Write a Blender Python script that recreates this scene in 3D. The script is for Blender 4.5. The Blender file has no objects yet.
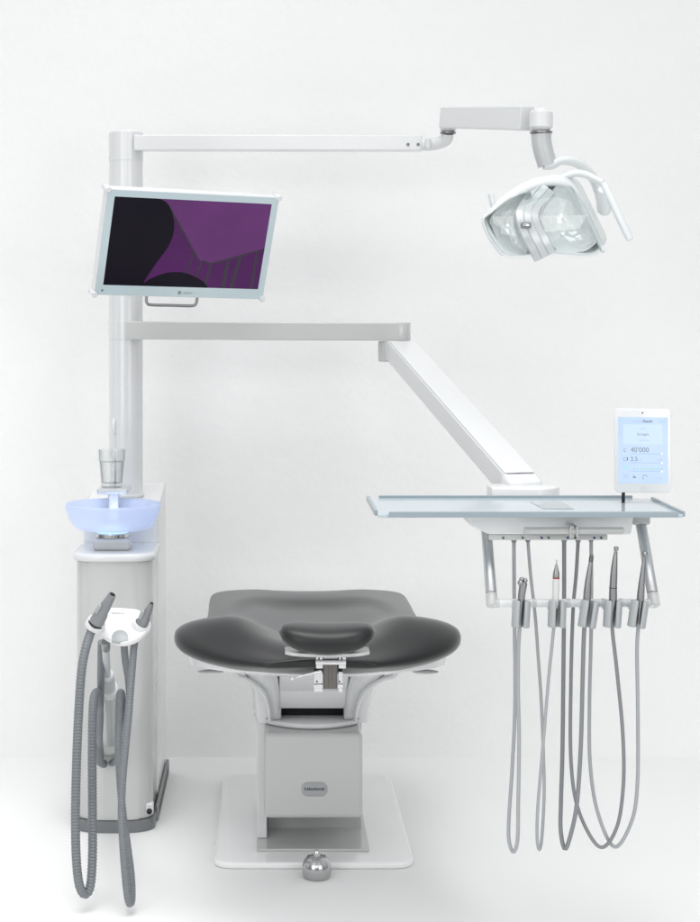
import bpy, bmesh, math, random
from mathutils import Vector, Matrix
random.seed(4)
sc = bpy.context.scene
COL = sc.collection
R = math.radians
EYE = 1.5
F = 1700.0

# ------------------------------------------------------------------ helpers
def P(u, v, d):
    """measured photo position at distance d -> metres (eye is at x=0, y=0, z=1.5)"""
    return Vector(((u - 270) * d / F, d, EYE - (v - 320) * d / F))

def S(px, d):
    return px * d / F

ORG = {}

def sc_lin(c):
    return tuple(((x / 12.92) if x <= 0.04045 else ((x + 0.055) / 1.055) ** 2.4) for x in c)

def mat(name, col, rough=0.4, metal=0.0, coat=0.0, bump=0.0, bscale=200.0, var=0.0, spec=0.5, aniso=None, rvar=0.0):
    m = bpy.data.materials.new(name)
    m.use_nodes = True
    nt = m.node_tree
    b = nt.nodes['Principled BSDF']
    b.inputs['Base Color'].default_value = (*col, 1)
    b.inputs['Roughness'].default_value = rough
    b.inputs['Metallic'].default_value = metal
    b.inputs['Coat Weight'].default_value = coat
    b.inputs['Coat Roughness'].default_value = 0.08
    b.inputs['Specular IOR Level'].default_value = spec
    if bump or var or rvar:
        tc = nt.nodes.new('ShaderNodeTexCoord')
        n = nt.nodes.new('ShaderNodeTexNoise')
        n.inputs['Scale'].default_value = bscale
        n.inputs['Detail'].default_value = 5
        nt.links.new(tc.outputs['Object'], n.inputs['Vector'])
        if bump:
            bp = nt.nodes.new('ShaderNodeBump')
            bp.inputs['Strength'].default_value = bump
            bp.inputs['Distance'].default_value = 0.002
            nt.links.new(n.outputs['Fac'], bp.inputs['Height'])
            nt.links.new(bp.outputs['Normal'], b.inputs['Normal'])
        if var:
            n2 = nt.nodes.new('ShaderNodeTexNoise')
            n2.inputs['Scale'].default_value = 6
            n2.inputs['Detail'].default_value = 6
            nt.links.new(tc.outputs['Object'], n2.inputs['Vector'])
            mx = nt.nodes.new('ShaderNodeMix'); mx.data_type = 'RGBA'
            mx.inputs['A'].default_value = (*[c * (1 - var) for c in col], 1)
            mx.inputs['B'].default_value = (*[min(1, c * (1 + var)) for c in col], 1)
            nt.links.new(n2.outputs['Fac'], mx.inputs['Factor'])
            nt.links.new(mx.outputs['Result'], b.inputs['Base Color'])
        if rvar:
            n3 = nt.nodes.new('ShaderNodeTexNoise')
            n3.inputs['Scale'].default_value = 14
            n3.inputs['Detail'].default_value = 8
            nt.links.new(tc.outputs['Object'], n3.inputs['Vector'])
            mr = nt.nodes.new('ShaderNodeMapRange')
            mr.inputs['To Min'].default_value = max(0.02, rough - rvar)
            mr.inputs['To Max'].default_value = rough + rvar
            nt.links.new(n3.outputs['Fac'], mr.inputs['Value'])
            nt.links.new(mr.outputs['Result'], b.inputs['Roughness'])
    return m

def emit(name, col, strength, gloss=True):
    m = bpy.data.materials.new(name)
    m.use_nodes = True
    b = m.node_tree.nodes['Principled BSDF']
    b.inputs['Base Color'].default_value = (*[c * 0.1 for c in col], 1)
    b.inputs['Emission Color'].default_value = (*col, 1)
    b.inputs['Emission Strength'].default_value = strength
    b.inputs['Roughness'].default_value = 0.25 if gloss else 0.9
    return m

def clear(name, tint, gloss_rough=0.03, edge=(.75, .8, .8), base=.05):
    """thin clear sheet: lets light through, tinted where it is seen edge-on, with a reflection that grows at grazing angles"""
    m = bpy.data.materials.new(name)
    m.use_nodes = True
    nt = m.node_tree
    nt.nodes.clear()
    o = nt.nodes.new('ShaderNodeOutputMaterial')
    t = nt.nodes.new('ShaderNodeBsdfTransparent')
    g = nt.nodes.new('ShaderNodeBsdfGlossy'); g.inputs['Roughness'].default_value = gloss_rough
    lw = nt.nodes.new('ShaderNodeLayerWeight'); lw.inputs['Blend'].default_value = .5
    pw = nt.nodes.new('ShaderNodeMath'); pw.operation = 'POWER'; pw.inputs[1].default_value = 3
    fr = nt.nodes.new('ShaderNodeMath'); fr.operation = 'MULTIPLY_ADD'; fr.inputs[1].default_value = .5; fr.inputs[2].default_value = base
    mc = nt.nodes.new('ShaderNodeMix'); mc.data_type = 'RGBA'
    mc.inputs['A'].default_value = (*tint, 1); mc.inputs['B'].default_value = (*edge, 1)
    nt.links.new(lw.outputs['Facing'], pw.inputs[0]); nt.links.new(pw.outputs[0], fr.inputs[0])
    nt.links.new(pw.outputs[0], mc.inputs['Factor']); nt.links.new(mc.outputs['Result'], t.inputs['Color'])
    mx = nt.nodes.new('ShaderNodeMixShader')
    nt.links.new(fr.outputs[0], mx.inputs['Fac'])
    nt.links.new(t.outputs['BSDF'], mx.inputs[1]); nt.links.new(g.outputs['BSDF'], mx.inputs[2])
    nt.links.new(mx.outputs['Shader'], o.inputs['Surface'])
    return m

def box(bm, lo, hi, bevel=0.0, seg=3, M=None):
    lo, hi = Vector([min(p) for p in zip(lo, hi)]), Vector([max(p) for p in zip(lo, hi)])
    c = (lo + hi) / 2; s = hi - lo
    r = bmesh.ops.create_cube(bm, size=1.0)
    vs = r['verts']
    for v in vs:
        v.co = Vector((v.co.x * s.x, v.co.y * s.y, v.co.z * s.z)) + c
    if bevel:
        es = list({e for v in vs for e in v.link_edges})
        rr = bmesh.ops.bevel(bm, geom=es, offset=bevel, segments=seg, profile=0.5, affect='EDGES')
        vs = list({v for f in rr['faces'] for v in f.verts} | {v for v in vs if v.is_valid})
    if M is not None:
        for v in vs: v.co = M @ v.co
    return vs

def prism(bm, poly, h, M=None, bevel=0.0, seg=3, only_caps=False):
    """poly of (x, y) extruded along local z from 0 to h, then M"""
    vs = [bm.verts.new((p[0], p[1], 0)) for p in poly]
    f = bm.faces.new(vs)
    r = bmesh.ops.extrude_face_region(bm, geom=[f])
    nv = [g for g in r['geom'] if isinstance(g, bmesh.types.BMVert)]
    for v in nv: v.co.z += h
    allv = vs + nv
    if bevel:
        es = {e for v in allv for e in v.link_edges}
        if only_caps:
            es = {e for e in es if abs(e.verts[0].co.z - e.verts[1].co.z) < 1e-6}
        rr = bmesh.ops.bevel(bm, geom=list(es), offset=bevel, segments=seg, profile=0.5, affect='EDGES')
        allv = list({v for f2 in rr['faces'] for v in f2.verts} | {v for v in allv if v.is_valid})
    bmesh.ops.recalc_face_normals(bm, faces=list({f2 for v in allv for f2 in v.link_faces}))
    if M is not None:
        for v in allv: v.co = M @ v.co
    return allv

def spline(pts, step):
    """Catmull-Rom through pts, resampled about every step"""
    pts = [Vector(p) for p in pts]
    if len(pts) == 2:
        dense = [pts[0].lerp(pts[1], i / 20) for i in range(21)]
    else:
        dense = []
        ex = [pts[0] * 2 - pts[1]] + pts + [pts[-1] * 2 - pts[-2]]
        for i in range(1, len(ex) - 2):
            p0, p1, p2, p3 = ex[i - 1:i + 3]
            for k in range(16):
                t = k / 16
                dense.append(0.5 * ((2 * p1) + (p2 - p0) * t + (2 * p0 - 5 * p1 + 4 * p2 - p3) * t * t + (3 * p1 - p0 - 3 * p2 + p3) * t ** 3))
        dense.append(pts[-1])
    out = [dense[0]]; acc = 0.0
    L = sum((dense[i + 1] - dense[i]).length for i in range(len(dense) - 1))
    n = max(2, int(round(L / step))); st = L / n
    want = st
    for i in range(len(dense) - 1):
        a, b = dense[i], dense[i + 1]; l = (b - a).length
        while l > 0 and acc + l >= want - 1e-9 and len(out) < n:
            out.append(a.lerp(b, (want - acc) / l)); want += st
        acc += l
    out.append(dense[-1])
    return out, L

def sweep(bm, pts, rad, seg=14, caps=True, flat=None):
    """rings round pts; rad is a number or list (or list of (ra, rb)); flat = reference side vector for elliptical rings"""
    n = len(pts)
    rads = rad if isinstance(rad, (list, tuple)) else [rad] * n
    rings = []
    nrm = None
    for i, p in enumerate(pts):
        t = (pts[min(i + 1, n - 1)] - pts[max(i - 1, 0)])
        if t.length < 1e-9: t = Vector((0, 0, 1))
        t.normalize()
        if flat is not None:
            a = (flat - t * flat.dot(t)).normalized()
        elif nrm is None:
            a = Vector((0, 1, 0)) if abs(t.y) < 0.9 else Vector((1, 0, 0))
            a = (a - t * a.dot(t)).normalized()
        else:
            a = (nrm - t * nrm.dot(t)).normalized()
        nrm = a
        b = t.cross(a)
        r = rads[i]
        ra, rb = r if isinstance(r, (tuple, list)) else (r, r)
        rings.append([bm.verts.new(p + a * (ra * math.cos(2 * math.pi * k / seg)) + b * (rb * math.sin(2 * math.pi * k / seg))) for k in range(seg)])
    for i in range(n - 1):
        for k in range(seg):
            bm.faces.new((rings[i][k], rings[i][(k + 1) % seg], rings[i + 1][(k + 1) % seg], rings[i + 1][k]))
    if caps:
        bm.faces.new(list(reversed(rings[0]))); bm.faces.new(rings[-1])
    return rings

def rod(bm, pts, rads, seg=20, caps=True):
    """straight segments with a radius at each point; rounded only by the radii given"""
    return sweep(bm, [Vector(p) for p in pts], list(rads), seg, caps)

def pill(bm, a, b, r, seg=20, e=0.25):
    """cylinder a->b with softened ends"""
    a, b = Vector(a), Vector(b); t = (b - a).normalized(); c = r * e
    pts = [a, a + t * c * 0.3, a + t * c, b - t * c, b - t * c * 0.3, b]
    sweep(bm, pts, [r - c, r - c * 0.3, r, r, r - c * 0.3, r - c], seg)

def lathe(bm, prof, M, seg=40, caps=True, arc=None):
    rings = []
    for r, z in prof:
        rings.append([bm.verts.new(M @ Vector((r * math.cos(2 * math.pi * k / seg), r * math.sin(2 * math.pi * k / seg), z))) for k in range(seg)])
    for i in range(len(rings) - 1):
        for k in range(seg):
            bm.faces.new((rings[i][k], rings[i][(k + 1) % seg], rings[i + 1][(k + 1) % seg], rings[i + 1][k]))
    if caps:
        if prof[0][0] > 1e-6: bm.faces.new(list(reversed(rings[0])))
        if prof[-1][0] > 1e-6: bm.faces.new(rings[-1])
    return rings

def loft(bm, rings, closed=True, caps=True):
    vr = [[bm.verts.new(p) for p in r] for r in rings]
    n = len(vr[0])
    for i in range(len(vr) - 1):
        for k in range(n if closed else n - 1):
            bm.faces.new((vr[i][k], vr[i][(k + 1) % n], vr[i + 1][(k + 1) % n], vr[i + 1][k]))
    if caps and closed:
        bm.faces.new(list(reversed(vr[0]))); bm.faces.new(vr[-1])
    return vr

def ball(bm, c, r, seg=20, sc_=(1, 1, 1)):
    q = bmesh.ops.create_uvsphere(bm, u_segments=seg, v_segments=seg // 2 + 2, radius=r)
    for v in q['verts']:
        v.co = Vector((v.co.x * sc_[0], v.co.y * sc_[1], v.co.z * sc_[2])) + Vector(c)

def put(name, bm, m, parent=None, loc=None, wn=False, sub=0, sharp=38, recalc=True):
    """ONE mesh object out of bm (built in world metres)"""
    org = Vector(loc) if loc is not None else (ORG[parent.name] if parent else Vector((0, 0, 0)))
    if recalc: bmesh.ops.recalc_face_normals(bm, faces=bm.faces)
    for f in bm.faces: f.smooth = True
    for e in bm.edges:
        if len(e.link_faces) == 2 and e.calc_face_angle(0) > R(sharp): e.smooth = False
    for v in bm.verts: v.co -= org
    me = bpy.data.meshes.new(name)
    bm.to_mesh(me); bm.free()
    ms = m if isinstance(m, (list, tuple)) else [m]
    for x in ms: me.materials.append(x)
    o = bpy.data.objects.new(name, me)
    COL.objects.link(o)
    if parent:
        o.parent = parent
        o.location = org - ORG[parent.name]
    else:
        o.location = org
    ORG[o.name] = org
    if sub:
        md = o.modifiers.new('subd', 'SUBSURF'); md.levels = sub; md.render_levels = sub
    if wn:
        md = o.modifiers.new('wn', 'WEIGHTED_NORMAL'); md.keep_sharp = True
    return o

def tag(o, label, cat, group=None):
    o['label'] = label; o['category'] = cat
    if group: o['group'] = group
    return o

def thing(name, loc, label, cat, group=None):
    o = bpy.data.objects.new(name, None)
    o.empty_display_size = 0.05
    COL.objects.link(o)
    o.location = Vector(loc); ORG[o.name] = Vector(loc)
    return tag(o, label, cat, group)

def B(): return bmesh.new()

def text_bm(bm, s, size, M, align='CENTER', bold=0.0):
    c = bpy.data.curves.new('txt', 'FONT')
    c.body = s; c.size = size; c.align_x = align; c.align_y = 'CENTER'; c.offset = bold * size
    c.resolution_u = 3
    o = bpy.data.objects.new('txt', c); COL.objects.link(o)
    dg = bpy.context.evaluated_depsgraph_get(); dg.update()
    me = bpy.data.meshes.new_from_object(o.evaluated_get(dg))
    me.transform(M)
    bm.from_mesh(me)
    bpy.data.objects.remove(o); bpy.data.curves.remove(c); bpy.data.meshes.remove(me)

def flat(bm, pts, M, mi=0):
    f = bm.faces.new([bm.verts.new(M @ Vector((p[0], p[1], p[2] if len(p) > 2 else 0))) for p in pts])
    f.material_index = mi
    return f

def frame(o, x, z):
    """matrix with local x along x, local y up along z, local z out of the face"""
    x = Vector(x).normalized(); y = (Vector(z) - x * Vector(z).dot(x)).normalized(); n = x.cross(y)
    M = Matrix((( x.x, y.x, n.x, o[0]), (x.y, y.y, n.y, o[1]), (x.z, y.z, n.z, o[2]), (0, 0, 0, 1)))
    return M

# local x right, local y up, local z towards the camera (-Y)
FRONT = lambda o: frame(o, (1, 0, 0), (0, 0, 1))
T = Matrix.Translation

# ------------------------------------------------------------------ materials
WHITE = mat('white_enamel', (.71, .72, .73), .22, coat=.35, rvar=.06, bump=.02, bscale=600)
WHITEM = mat('white_plastic', (.70, .71, .715), .33, coat=.15, rvar=.06, bump=.03, bscale=900)
GREYW = mat('pale_grey_enamel', (.46, .465, .46), .24, coat=.4, rvar=.06, bump=.02, bscale=500)
BASEM = mat('base_enamel', (.85, .855, .855), .22, coat=.4, rvar=.06, bump=.02, bscale=500)
PANEL = mat('grey_white_panel', (.53, .535, .53), .2, coat=.4, rvar=.05, bump=.02, bscale=400)
PLINTH = mat('plinth_grey', (.17, .18, .19), .42, bump=.05, bscale=700)
BLACK = mat('black_plastic', (.012, .012, .013), .4)
DARKREC = mat('dark_recess', (.008, .008, .008), .8)
LEATHER = mat('anthracite_upholstery', (.014, .0144, .0152), .37, bump=.10, bscale=900, var=.05, spec=.35)
_p = LEATHER.node_tree.nodes['Principled BSDF']; _p.inputs['Sheen Weight'].default_value = .30; _p.inputs['Sheen Roughness'].default_value = .35
CHROME = mat('polished_steel', (.62, .62, .63), .12, metal=1, rvar=.05)
STEEL = mat('brushed_steel', (.32, .325, .33), .36, metal=1, rvar=.06)
DSTEEL = mat('worn_steel', (.17, .16, .15), .35, metal=1, bump=.3, bscale=300, var=.25)
ALU = mat('satin_aluminium', (.66, .67, .68), .3, metal=1, rvar=.05)
HOSE = mat('grey_hose_rubber', (.33, .345, .36), .42, bump=.04, bscale=800)
HOSED = mat('dark_grey_hose_rubber', (.20, .21, .22), .42, bump=.04, bscale=800)
RIBHOSE = mat('ribbed_hose_rubber', (.175, .19, .205), .45, bump=.05, bscale=700, var=.08)
CLIP = mat('grey_clip_plastic', (.36, .38, .39), .4, bump=.04, bscale=700)
GREYPL = mat('mid_grey_plastic', (.22, .23, .24), .42, bump=.05, bscale=800)
ARMGREY = mat('light_grey_joint', (.50, .515, .52), .3, coat=.2)
TRAYM = mat('tray_blue_grey', (.44, .51, .55), .12, spec=.35, rvar=.03)
TRAYL = mat('tray_lip_grey', (.27, .33, .36), .3, coat=.15)
BEZEL = mat('bezel_glass_green', (.50, .60, .63), .12, coat=.4)
LAMPW = mat('lamp_white', (.74, .77, .775), .25, coat=.4)
LAMPG = mat('lamp_grey_shell', (.78, .81, .815), .32, coat=.2)
REFL = mat('pearl_reflector', (.88, .90, .895), .18, metal=.3)
_t = REFL.node_tree; _v = _t.nodes.new('ShaderNodeTexVoronoi'); _v.inputs['Scale'].default_value = 42; _c = _t.nodes.new('ShaderNodeTexCoord'); _b = _t.nodes.new('ShaderNodeBump')
_b.inputs['Strength'].default_value = .32; _b.inputs['Distance'].default_value = .012
_t.links.new(_c.outputs['Object'], _v.inputs['Vector']); _t.links.new(_v.outputs['Distance'], _b.inputs['Height']); _t.links.new(_b.outputs['Normal'], _t.nodes['Principled BSDF'].inputs['Normal'])
BRIDGEM = mat('lamp_bridge', (.55, .58, .585), .3, metal=.25, coat=.3)
INK = mat('dark_print', (.03, .03, .035), .5)
INKL = mat('grey_print', (.33, .34, .36), .5)
BADGE = mat('badge_grey', (.31, .32, .33), .35, coat=.3)
BLUEDOT = mat('blue_dot', (.01, .02, .16), .3)
GREENDOT = mat('green_dot', (.0, .12, .05), .3)
REDRING = mat('red_ring', (.38, .03, .025), .35)
VISOR = clear('clear_visor', (.96, .985, .985), .05, (.7, .78, .78), .09)
PADW = mat('holder_white', (.73, .735, .735), .35, bump=.04, bscale=600)

# bowl: frosted blue glass
FROST = bpy.data.materials.new('frosted_blue_glass'); FROST.use_nodes = True
nt = FROST.node_tree; b = nt.nodes['Principled BSDF']
b.inputs['Base Color'].default_value = (.72, .78, .93, 1)
b.inputs['Roughness'].default_value = .3
b.inputs['Subsurface Weight'].default_value = .0
b.inputs['Coat Weight'].default_value = .4
tr = nt.nodes.new('ShaderNodeBsdfTranslucent'); tr.inputs['Color'].default_value = (.88, .92, 1.0, 1)
mx = nt.nodes.new('ShaderNodeMixShader'); mx.inputs['Fac'].default_value = .55
out = nt.nodes['Material Output']
nt.links.new(b.outputs['BSDF'], mx.inputs[1]); nt.links.new(tr.outputs['BSDF'], mx.inputs[2])
tp = nt.nodes.new('ShaderNodeBsdfTransparent'); tp.inputs['Color'].default_value = (.84, .89, 1, 1)
mx2 = nt.nodes.new('ShaderNodeMixShader'); mx2.inputs['Fac'].default_value = .36
nt.links.new(mx.outputs['Shader'], mx2.inputs[1]); nt.links.new(tp.outputs['BSDF'], mx2.inputs[2])
nt.links.new(mx2.outputs['Shader'], out.inputs['Surface'])

GLASS = clear('tumbler_glass', (.99, .995, .995), .02, (.46, .52, .53), .035)
WATER = clear('tumbler_water', (.985, .99, .99), .02, (.5, .58, .59), .03)

# ------------------------------------------------------------------ setting
def plaster(name, col, bs=.5):
    m = bpy.data.materials.new(name); m.use_nodes = True
    nt = m.node_tree; b = nt.nodes['Principled BSDF']
    b.inputs['Roughness'].default_value = .75
    tc = nt.nodes.new('ShaderNodeTexCoord')
    n1 = nt.nodes.new('ShaderNodeTexNoise'); n1.inputs['Scale'].default_value = 9; n1.inputs['Detail'].default_value = 10; n1.inputs['Roughness'].default_value = .62
    n2 = nt.nodes.new('ShaderNodeTexNoise'); n2.inputs['Scale'].default_value = 2.2; n2.inputs['Detail'].default_value = 6
    for n in (n1, n2): nt.links.new(tc.outputs['Object'], n.inputs['Vector'])
    mx = nt.nodes.new('ShaderNodeMix'); mx.data_type = 'RGBA'
    mx.inputs['A'].default_value = (*[c * .985 for c in col], 1); mx.inputs['B'].default_value = (*[min(.95, c * 1.015) for c in col], 1)
    nt.links.new(n2.outputs['Fac'], mx.inputs['Factor']); nt.links.new(mx.outputs['Result'], b.inputs['Base Color'])
    bp = nt.nodes.new('ShaderNodeBump'); bp.inputs['Strength'].default_value = bs; bp.inputs['Distance'].default_value = .016
    nt.links.new(n1.outputs['Fac'], bp.inputs['Height']); nt.links.new(bp.outputs['Normal'], b.inputs['Normal'])
    return m
WALLM = plaster('white_plaster', (.885, .885, .88), .45)
FLOORM = plaster('white_floor_paint', (.82, .82, .815), .05)
WY = 5.835
bm = B()
prism(bm, [(WY - .004, -.1), (WY + .12, -.1), (WY + .12, 5), (WY, 5)] + [(WY - .003, .003), (WY - .004, 0)], 12, Matrix(((0, 0, 1, -6), (1, 0, 0, 0), (0, 1, 0, 0), (0, 0, 0, 1))))
put('wall', bm, WALLM)['kind'] = 'structure'
bm = B(); box(bm, (-6, -3, -.1), (6, WY - .004, 0))
put('floor', bm, FLOORM)['kind'] = 'structure'

# ------------------------------------------------------------------ treatment unit (cabinet + pole)
UX, UHW = -.459, .115
def plan(grow=0.0, yback=5.22, n=90):
    pts = [(UX - UHW - grow, yback)]
    for i in range(n + 1):
        t = -math.cos(math.pi * i / n)
        pts.append((UX + (UHW + grow) * t, 4.972 - grow + .075 * (1 - max(0.0, 1 - abs(t) ** 2.7) ** (1 / 2.7))))
    pts.append((UX + UHW + grow, yback))
    return pts[::-1]
unit = thing('treatment_unit', (UX, 5.3, 0), 'tall white dental cabinet with grey rounded front and a round pole rising behind', 'dental unit')
bm = B(); prism(bm, plan(-.002), .755, T((0, 0, .036)), .003, 2, True); put('front_panel', bm, PANEL, unit, sharp=50)
bm = B(); loft(bm, [[Vector((x, y, z)) for x, y in plan(g_)] for z, g_ in ((.7915, .001), (.793, .0045), (.797, .007), (.807, .0075), (.812, .005), (.8148, .001), (.8155, -.004))]); put('work_ledge', bm, WHITE, unit, sharp=60)
bm = B()
prism(bm, [(5.223, .04), (5.62, .04), (5.62, .962), (5.585, .966), (5.235, .918), (5.223, .905)], 2 * UHW, Matrix(((0, 0, 1, UX - UHW), (1, 0, 0, 0), (0, 1, 0, 0), (0, 0, 0, 1))), .006, 3)
put('tower', bm, mat('tower_white', (.82, .825, .83), .25, coat=.35), unit, wn=True)
bm = B(); prism(bm, plan(.005, 5.63), .034, T((0, 0, 0)), .003, 2, True); pl = put('plinth', bm, PLINTH, unit, sharp=50)
bm = B(); box(bm, (UX + UHW + .001, 5.08, .003), (UX + UHW + .011, 5.62, .050), .005); vg = put('vent_grille', bm, GREYPL, unit, wn=True)
bm = B()
for k in range(3): box(bm, (UX + UHW + .0095, 5.11, .012 + .012 * k), (UX + UHW + .0118, 5.6, .017 + .012 * k))
put('vent_slot', bm, BLACK, vg)
# socket on the front, low right
so = P(149.6, 811, 4.995)
bm = B(); box(bm, so + Vector((-.011, -.002, -.010)), so + Vector((.011, .03, .022)), .004, M=None); sk = put('socket_plate', bm, WHITEM, unit, wn=True)
bm = B(); lathe(bm, [(.0085, 0), (.0085, .0035), (.0065, .004), (.0065, .001)], FRONT(so + Vector((0, -.002, 0))), 24); put('socket', bm, BLACK, sk)
bm = B()
for dx, w, a in ((-.005, .004, .9), (-.001, .004, 1.7), (.003, .0035, .3), (.0055, .0035, 1.2)):
    M = FRONT(so + Vector((dx, -.0026, .0155))) @ Matrix.Rotation(a, 4, 'Z')
    flat(bm, [(-w / 2, -.0006), (w / 2, -.0006), (w / 2, .0006), (-w / 2, .0006)], M)
put('socket_mark', bm, INKL, sk)
# pole
PX, PY, PR = UX + .002, 5.40, .0535
def cyl(bm, x, y, z0, z1, r, bev=.003, seg=64):
    lathe(bm, [(r - bev, z0), (r, z0 + bev), (r, z1 - bev), (r - bev, z1)], T((x, y, 0)), seg)
bm = B(); cyl(bm, PX, PY, .93, 2.02, PR, .001); pole = put('pole', bm, WHITE, unit)
bm = B(); cyl(bm, PX, PY, .94, .951, PR + .004, .003); put('pole_foot_ring', bm, WHITEM, pole)
# cup filler and spittoon stem on the ledge
bx0 = P(93, 541, 5.06); bx1 = P(131, 557, 5.06)
bm = B(); box(bm, (bx0.x, 5.04, .815), (bx1.x, 5.15, .862 - .012), .012, 4); put('spittoon_base', bm, PANEL, unit, wn=True)
BC = Vector((P(112.5, 500, 5.095).x, 5.095, 0))
bm = B(); lathe(bm, [(.048, .849), (.051, .852), (.051, .861), (.048, .864)], T(BC), 48); put('spittoon_ring', bm, CHROME, unit)
GLOWRING = emit('led_ring', sc_lin((.72, .88, .98)), 1.2)
bm = B(); lathe(bm, [(.045, .863), (.047, .866), (.045, .880), (.04, .884)], T(BC), 48); put('light_ring', bm, GLOWRING, unit)
# filler post behind the bowl rising to the cup shelf, and the water spout
CX, CY = P(113.5, 490, 5.19).x, 5.19
BLPLA = mat('lilac_post', (.60, .60, .78), .35, coat=.2)
bm = B(); box(bm, (CX - .013, CY - .013, .885), (CX + .017, CY + .017, .972), .004); put('shelf_post', bm, BLPLA, unit, wn=True)
bm = B(); box(bm, (CX - .046, CY - .05, .972), (CX + .049, CY + .075, .990), .008, 4)
csh = put('cup_shelf', bm, ARMGREY, unit, wn=True)
bm = B()
for k in range(4): box(bm, (CX - .022 + .012 * k, CY - .0515, .977), (CX - .015 + .012 * k, CY - .0485, .984), .001)
put('shelf_button', bm, mat('button_grey', (.5, .52, .53), .4), csh)
tx = P(115.3, 440, 5.25)
bm = B()
pts, L = spline([(tx.x, 5.25, .985), (tx.x, 5.25, 1.10), (tx.x, 5.25, 1.165), (tx.x - .001, 5.247, 1.185), (tx.x - .0015, 5.236, 1.192), (tx.x - .002, 5.224, 1.186), (tx.x - .002, 5.218, 1.165)], .005)
sweep(bm, pts, .0038, 12); wtap = put('water_spout', bm, WHITEM, unit)
bm = B(); pill(bm, (tx.x - .001, 5.235, 1.150), (tx.x - .001, 5.235, 1.196), .0068); put('spout_cap', bm, WHITE, wtap)

# spittoon bowl
bm = B()
rim, bot = P(113, 503, 5.095), None
zr, zb = .952, .878
prof = [(.0, zb + .006), (.06, zb + .006), (.098, zb + .008), (.112, zb + .016), (.128, zb + .045), (.1355, zr - .008), (.1375, zr - .002), (.1405, zr), (.143, zr - .003), (.1432, zr - .010),
        (.134, zb + .035), (.1205, zb + .010), (.113, zb + .002), (.10, zb - .003), (.055, zb - .005), (.0, zb - .005)]
BC2 = Vector((P(113.5, 500, 5.095).x, 5.095, 0))
lathe(bm, prof, T(BC2), 72, caps=False)
bmesh.ops.remove_doubles(bm, verts=bm.verts, dist=1e-6)
bowl = put('spittoon_bowl', bm, FROST, loc=(BC2.x, BC2.y, zb - .005), sharp=70)
tag(bowl, 'round frosted pale blue glass bowl glowing above the cabinet ledge', 'spittoon bowl')

# tumbler with water
GC = Vector((P(112, 480, 5.18).x, 5.18, .9905))
cup = thing('drinking_glass', GC, 'clear drinking glass of water on the small grey shelf above the blue bowl', 'glass')
bm = B()
def facet_ring(r, z, n=20, fac=0.0):
    return [GC + Vector((r * (1 + fac * ((k % 2) * 2 - 1)) * math.cos(2 * math.pi * k / n), r * (1 + fac * ((k % 2) * 2 - 1)) * math.sin(2 * math.pi * k / n), z)) for k in range(n)]
oz = [(.029, 0), (.031, .003), (.032, .01), (.0375, .078), (.040, .083), (.0405, .115)]
iz = [(.039, .115), (.0383, .084), (.0358, .078), (.0305, .016), (.029, .013)]
rings = [facet_ring(r, z, 20, .022 if z < .08 else 0) for r, z in oz] + [facet_ring(r, z, 20) for r, z in iz]
loft(bm, rings); put('tumbler', bm, GLASS, cup, sharp=12)
bm = B(); lathe(bm, [(.0284, .0136), (.0350, .078), (.0, .0781)], T(GC), 40, True); put('water', bm, WATER, cup)

# ------------------------------------------------------------------ monitor
A_, P_, R_ = R(22.04), R(21.26), R(-1.2065)
x0 = Vector((math.cos(A_), math.sin(A_), 0)); n0 = Vector((math.sin(A_), -math.cos(A_), 0))
u0 = Vector((0, 0, 1)) * math.cos(P_) + n0 * math.sin(P_)
x1 = x0 * math.cos(R_) + u0 * math.sin(R_); u1 = u0 * math.cos(R_) - x0 * math.sin(R_)
MC = Vector((-.2437, 5.0273, 1.7195))
MM = frame(MC, x1, u1)          # local z comes out of the screen
mon = thing('monitor', MC, 'widescreen monitor with mint bezel showing a purple and black picture', 'monitor')
HW, HH = .2685, .1635
BZ = .006
bm = B(); box(bm, (-HW, -HH, -.034), (HW, HH, -.0005), .004, 3, MM); put('casing', bm, WHITE, mon, wn=True)
SX0, SX1, SY0, SY1 = -.243, .246, -.130, .141
bm = B()
# bezel glass: a frame of four strips joined round the screen opening
o4 = [(-HW + .003, -HH + .003), (HW - .003, -HH + .003), (HW - .003, HH - .003), (-HW + .003, HH - .003)]
i4 = [(SX0, SY0), (SX1, SY0), (SX1, SY1), (SX0, SY1)]
vo = [bm.verts.new((*p, .001)) for p in o4]; vi = [bm.verts.new((*p, .001)) for p in i4]; vd = [bm.verts.new((*p, -.0003)) for p in i4]; ve = [bm.verts.new((*p, -.0003)) for p in o4]
for k in range(4):
    j = (k + 1) % 4
    bm.faces.new((vo[k], vo[j], vi[j], vi[k])); bm.faces.new((vi[k], vi[j], vd[j], vd[k])); bm.faces.new((ve[k], ve[j], vo[j], vo[k]))
for v in bm.verts: v.co = MM @ v.co
bz = put('bezel', bm, BEZEL, mon)
# screen picture
PU1 = emit('screen_purple', sc_lin((.39, .215, .43)), .86)
PU2 = emit('screen_plum', sc_lin((.29, .13, .33)), .95)
SDK = emit('screen_black', sc_lin((.075, .06, .10)), 1.0)
SLN = emit('screen_line', sc_lin((.15, .085, .18)), 1.0)
def sxy(a, b_): return (SX0 + (SX1 - SX0) * a, SY1 + (SY0 - SY1) * b_)
bm = B()
def layer(poly, mi, z):
    flat(bm, [(*sxy(a, c), z) for a, c in poly], MM, mi)
layer([(0, 0), (1, 0), (1, 1), (0, 1)], 0, -.0001)
layer([(.2, 0), (.34, .06), (.583, .68), (.66, .715), (1, .53), (1, 1), (.2, 1)], 1, .0001)
def bar(a0, b0, a1, b1, w0, w1):
    layer([(a0 - w0, b0), (a0 + w0, b0), (a1 + w1, b1), (a1 - w1, b1)], 3, .0003)
bar(.325, .04, .583, .68, .009, .006)
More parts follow.
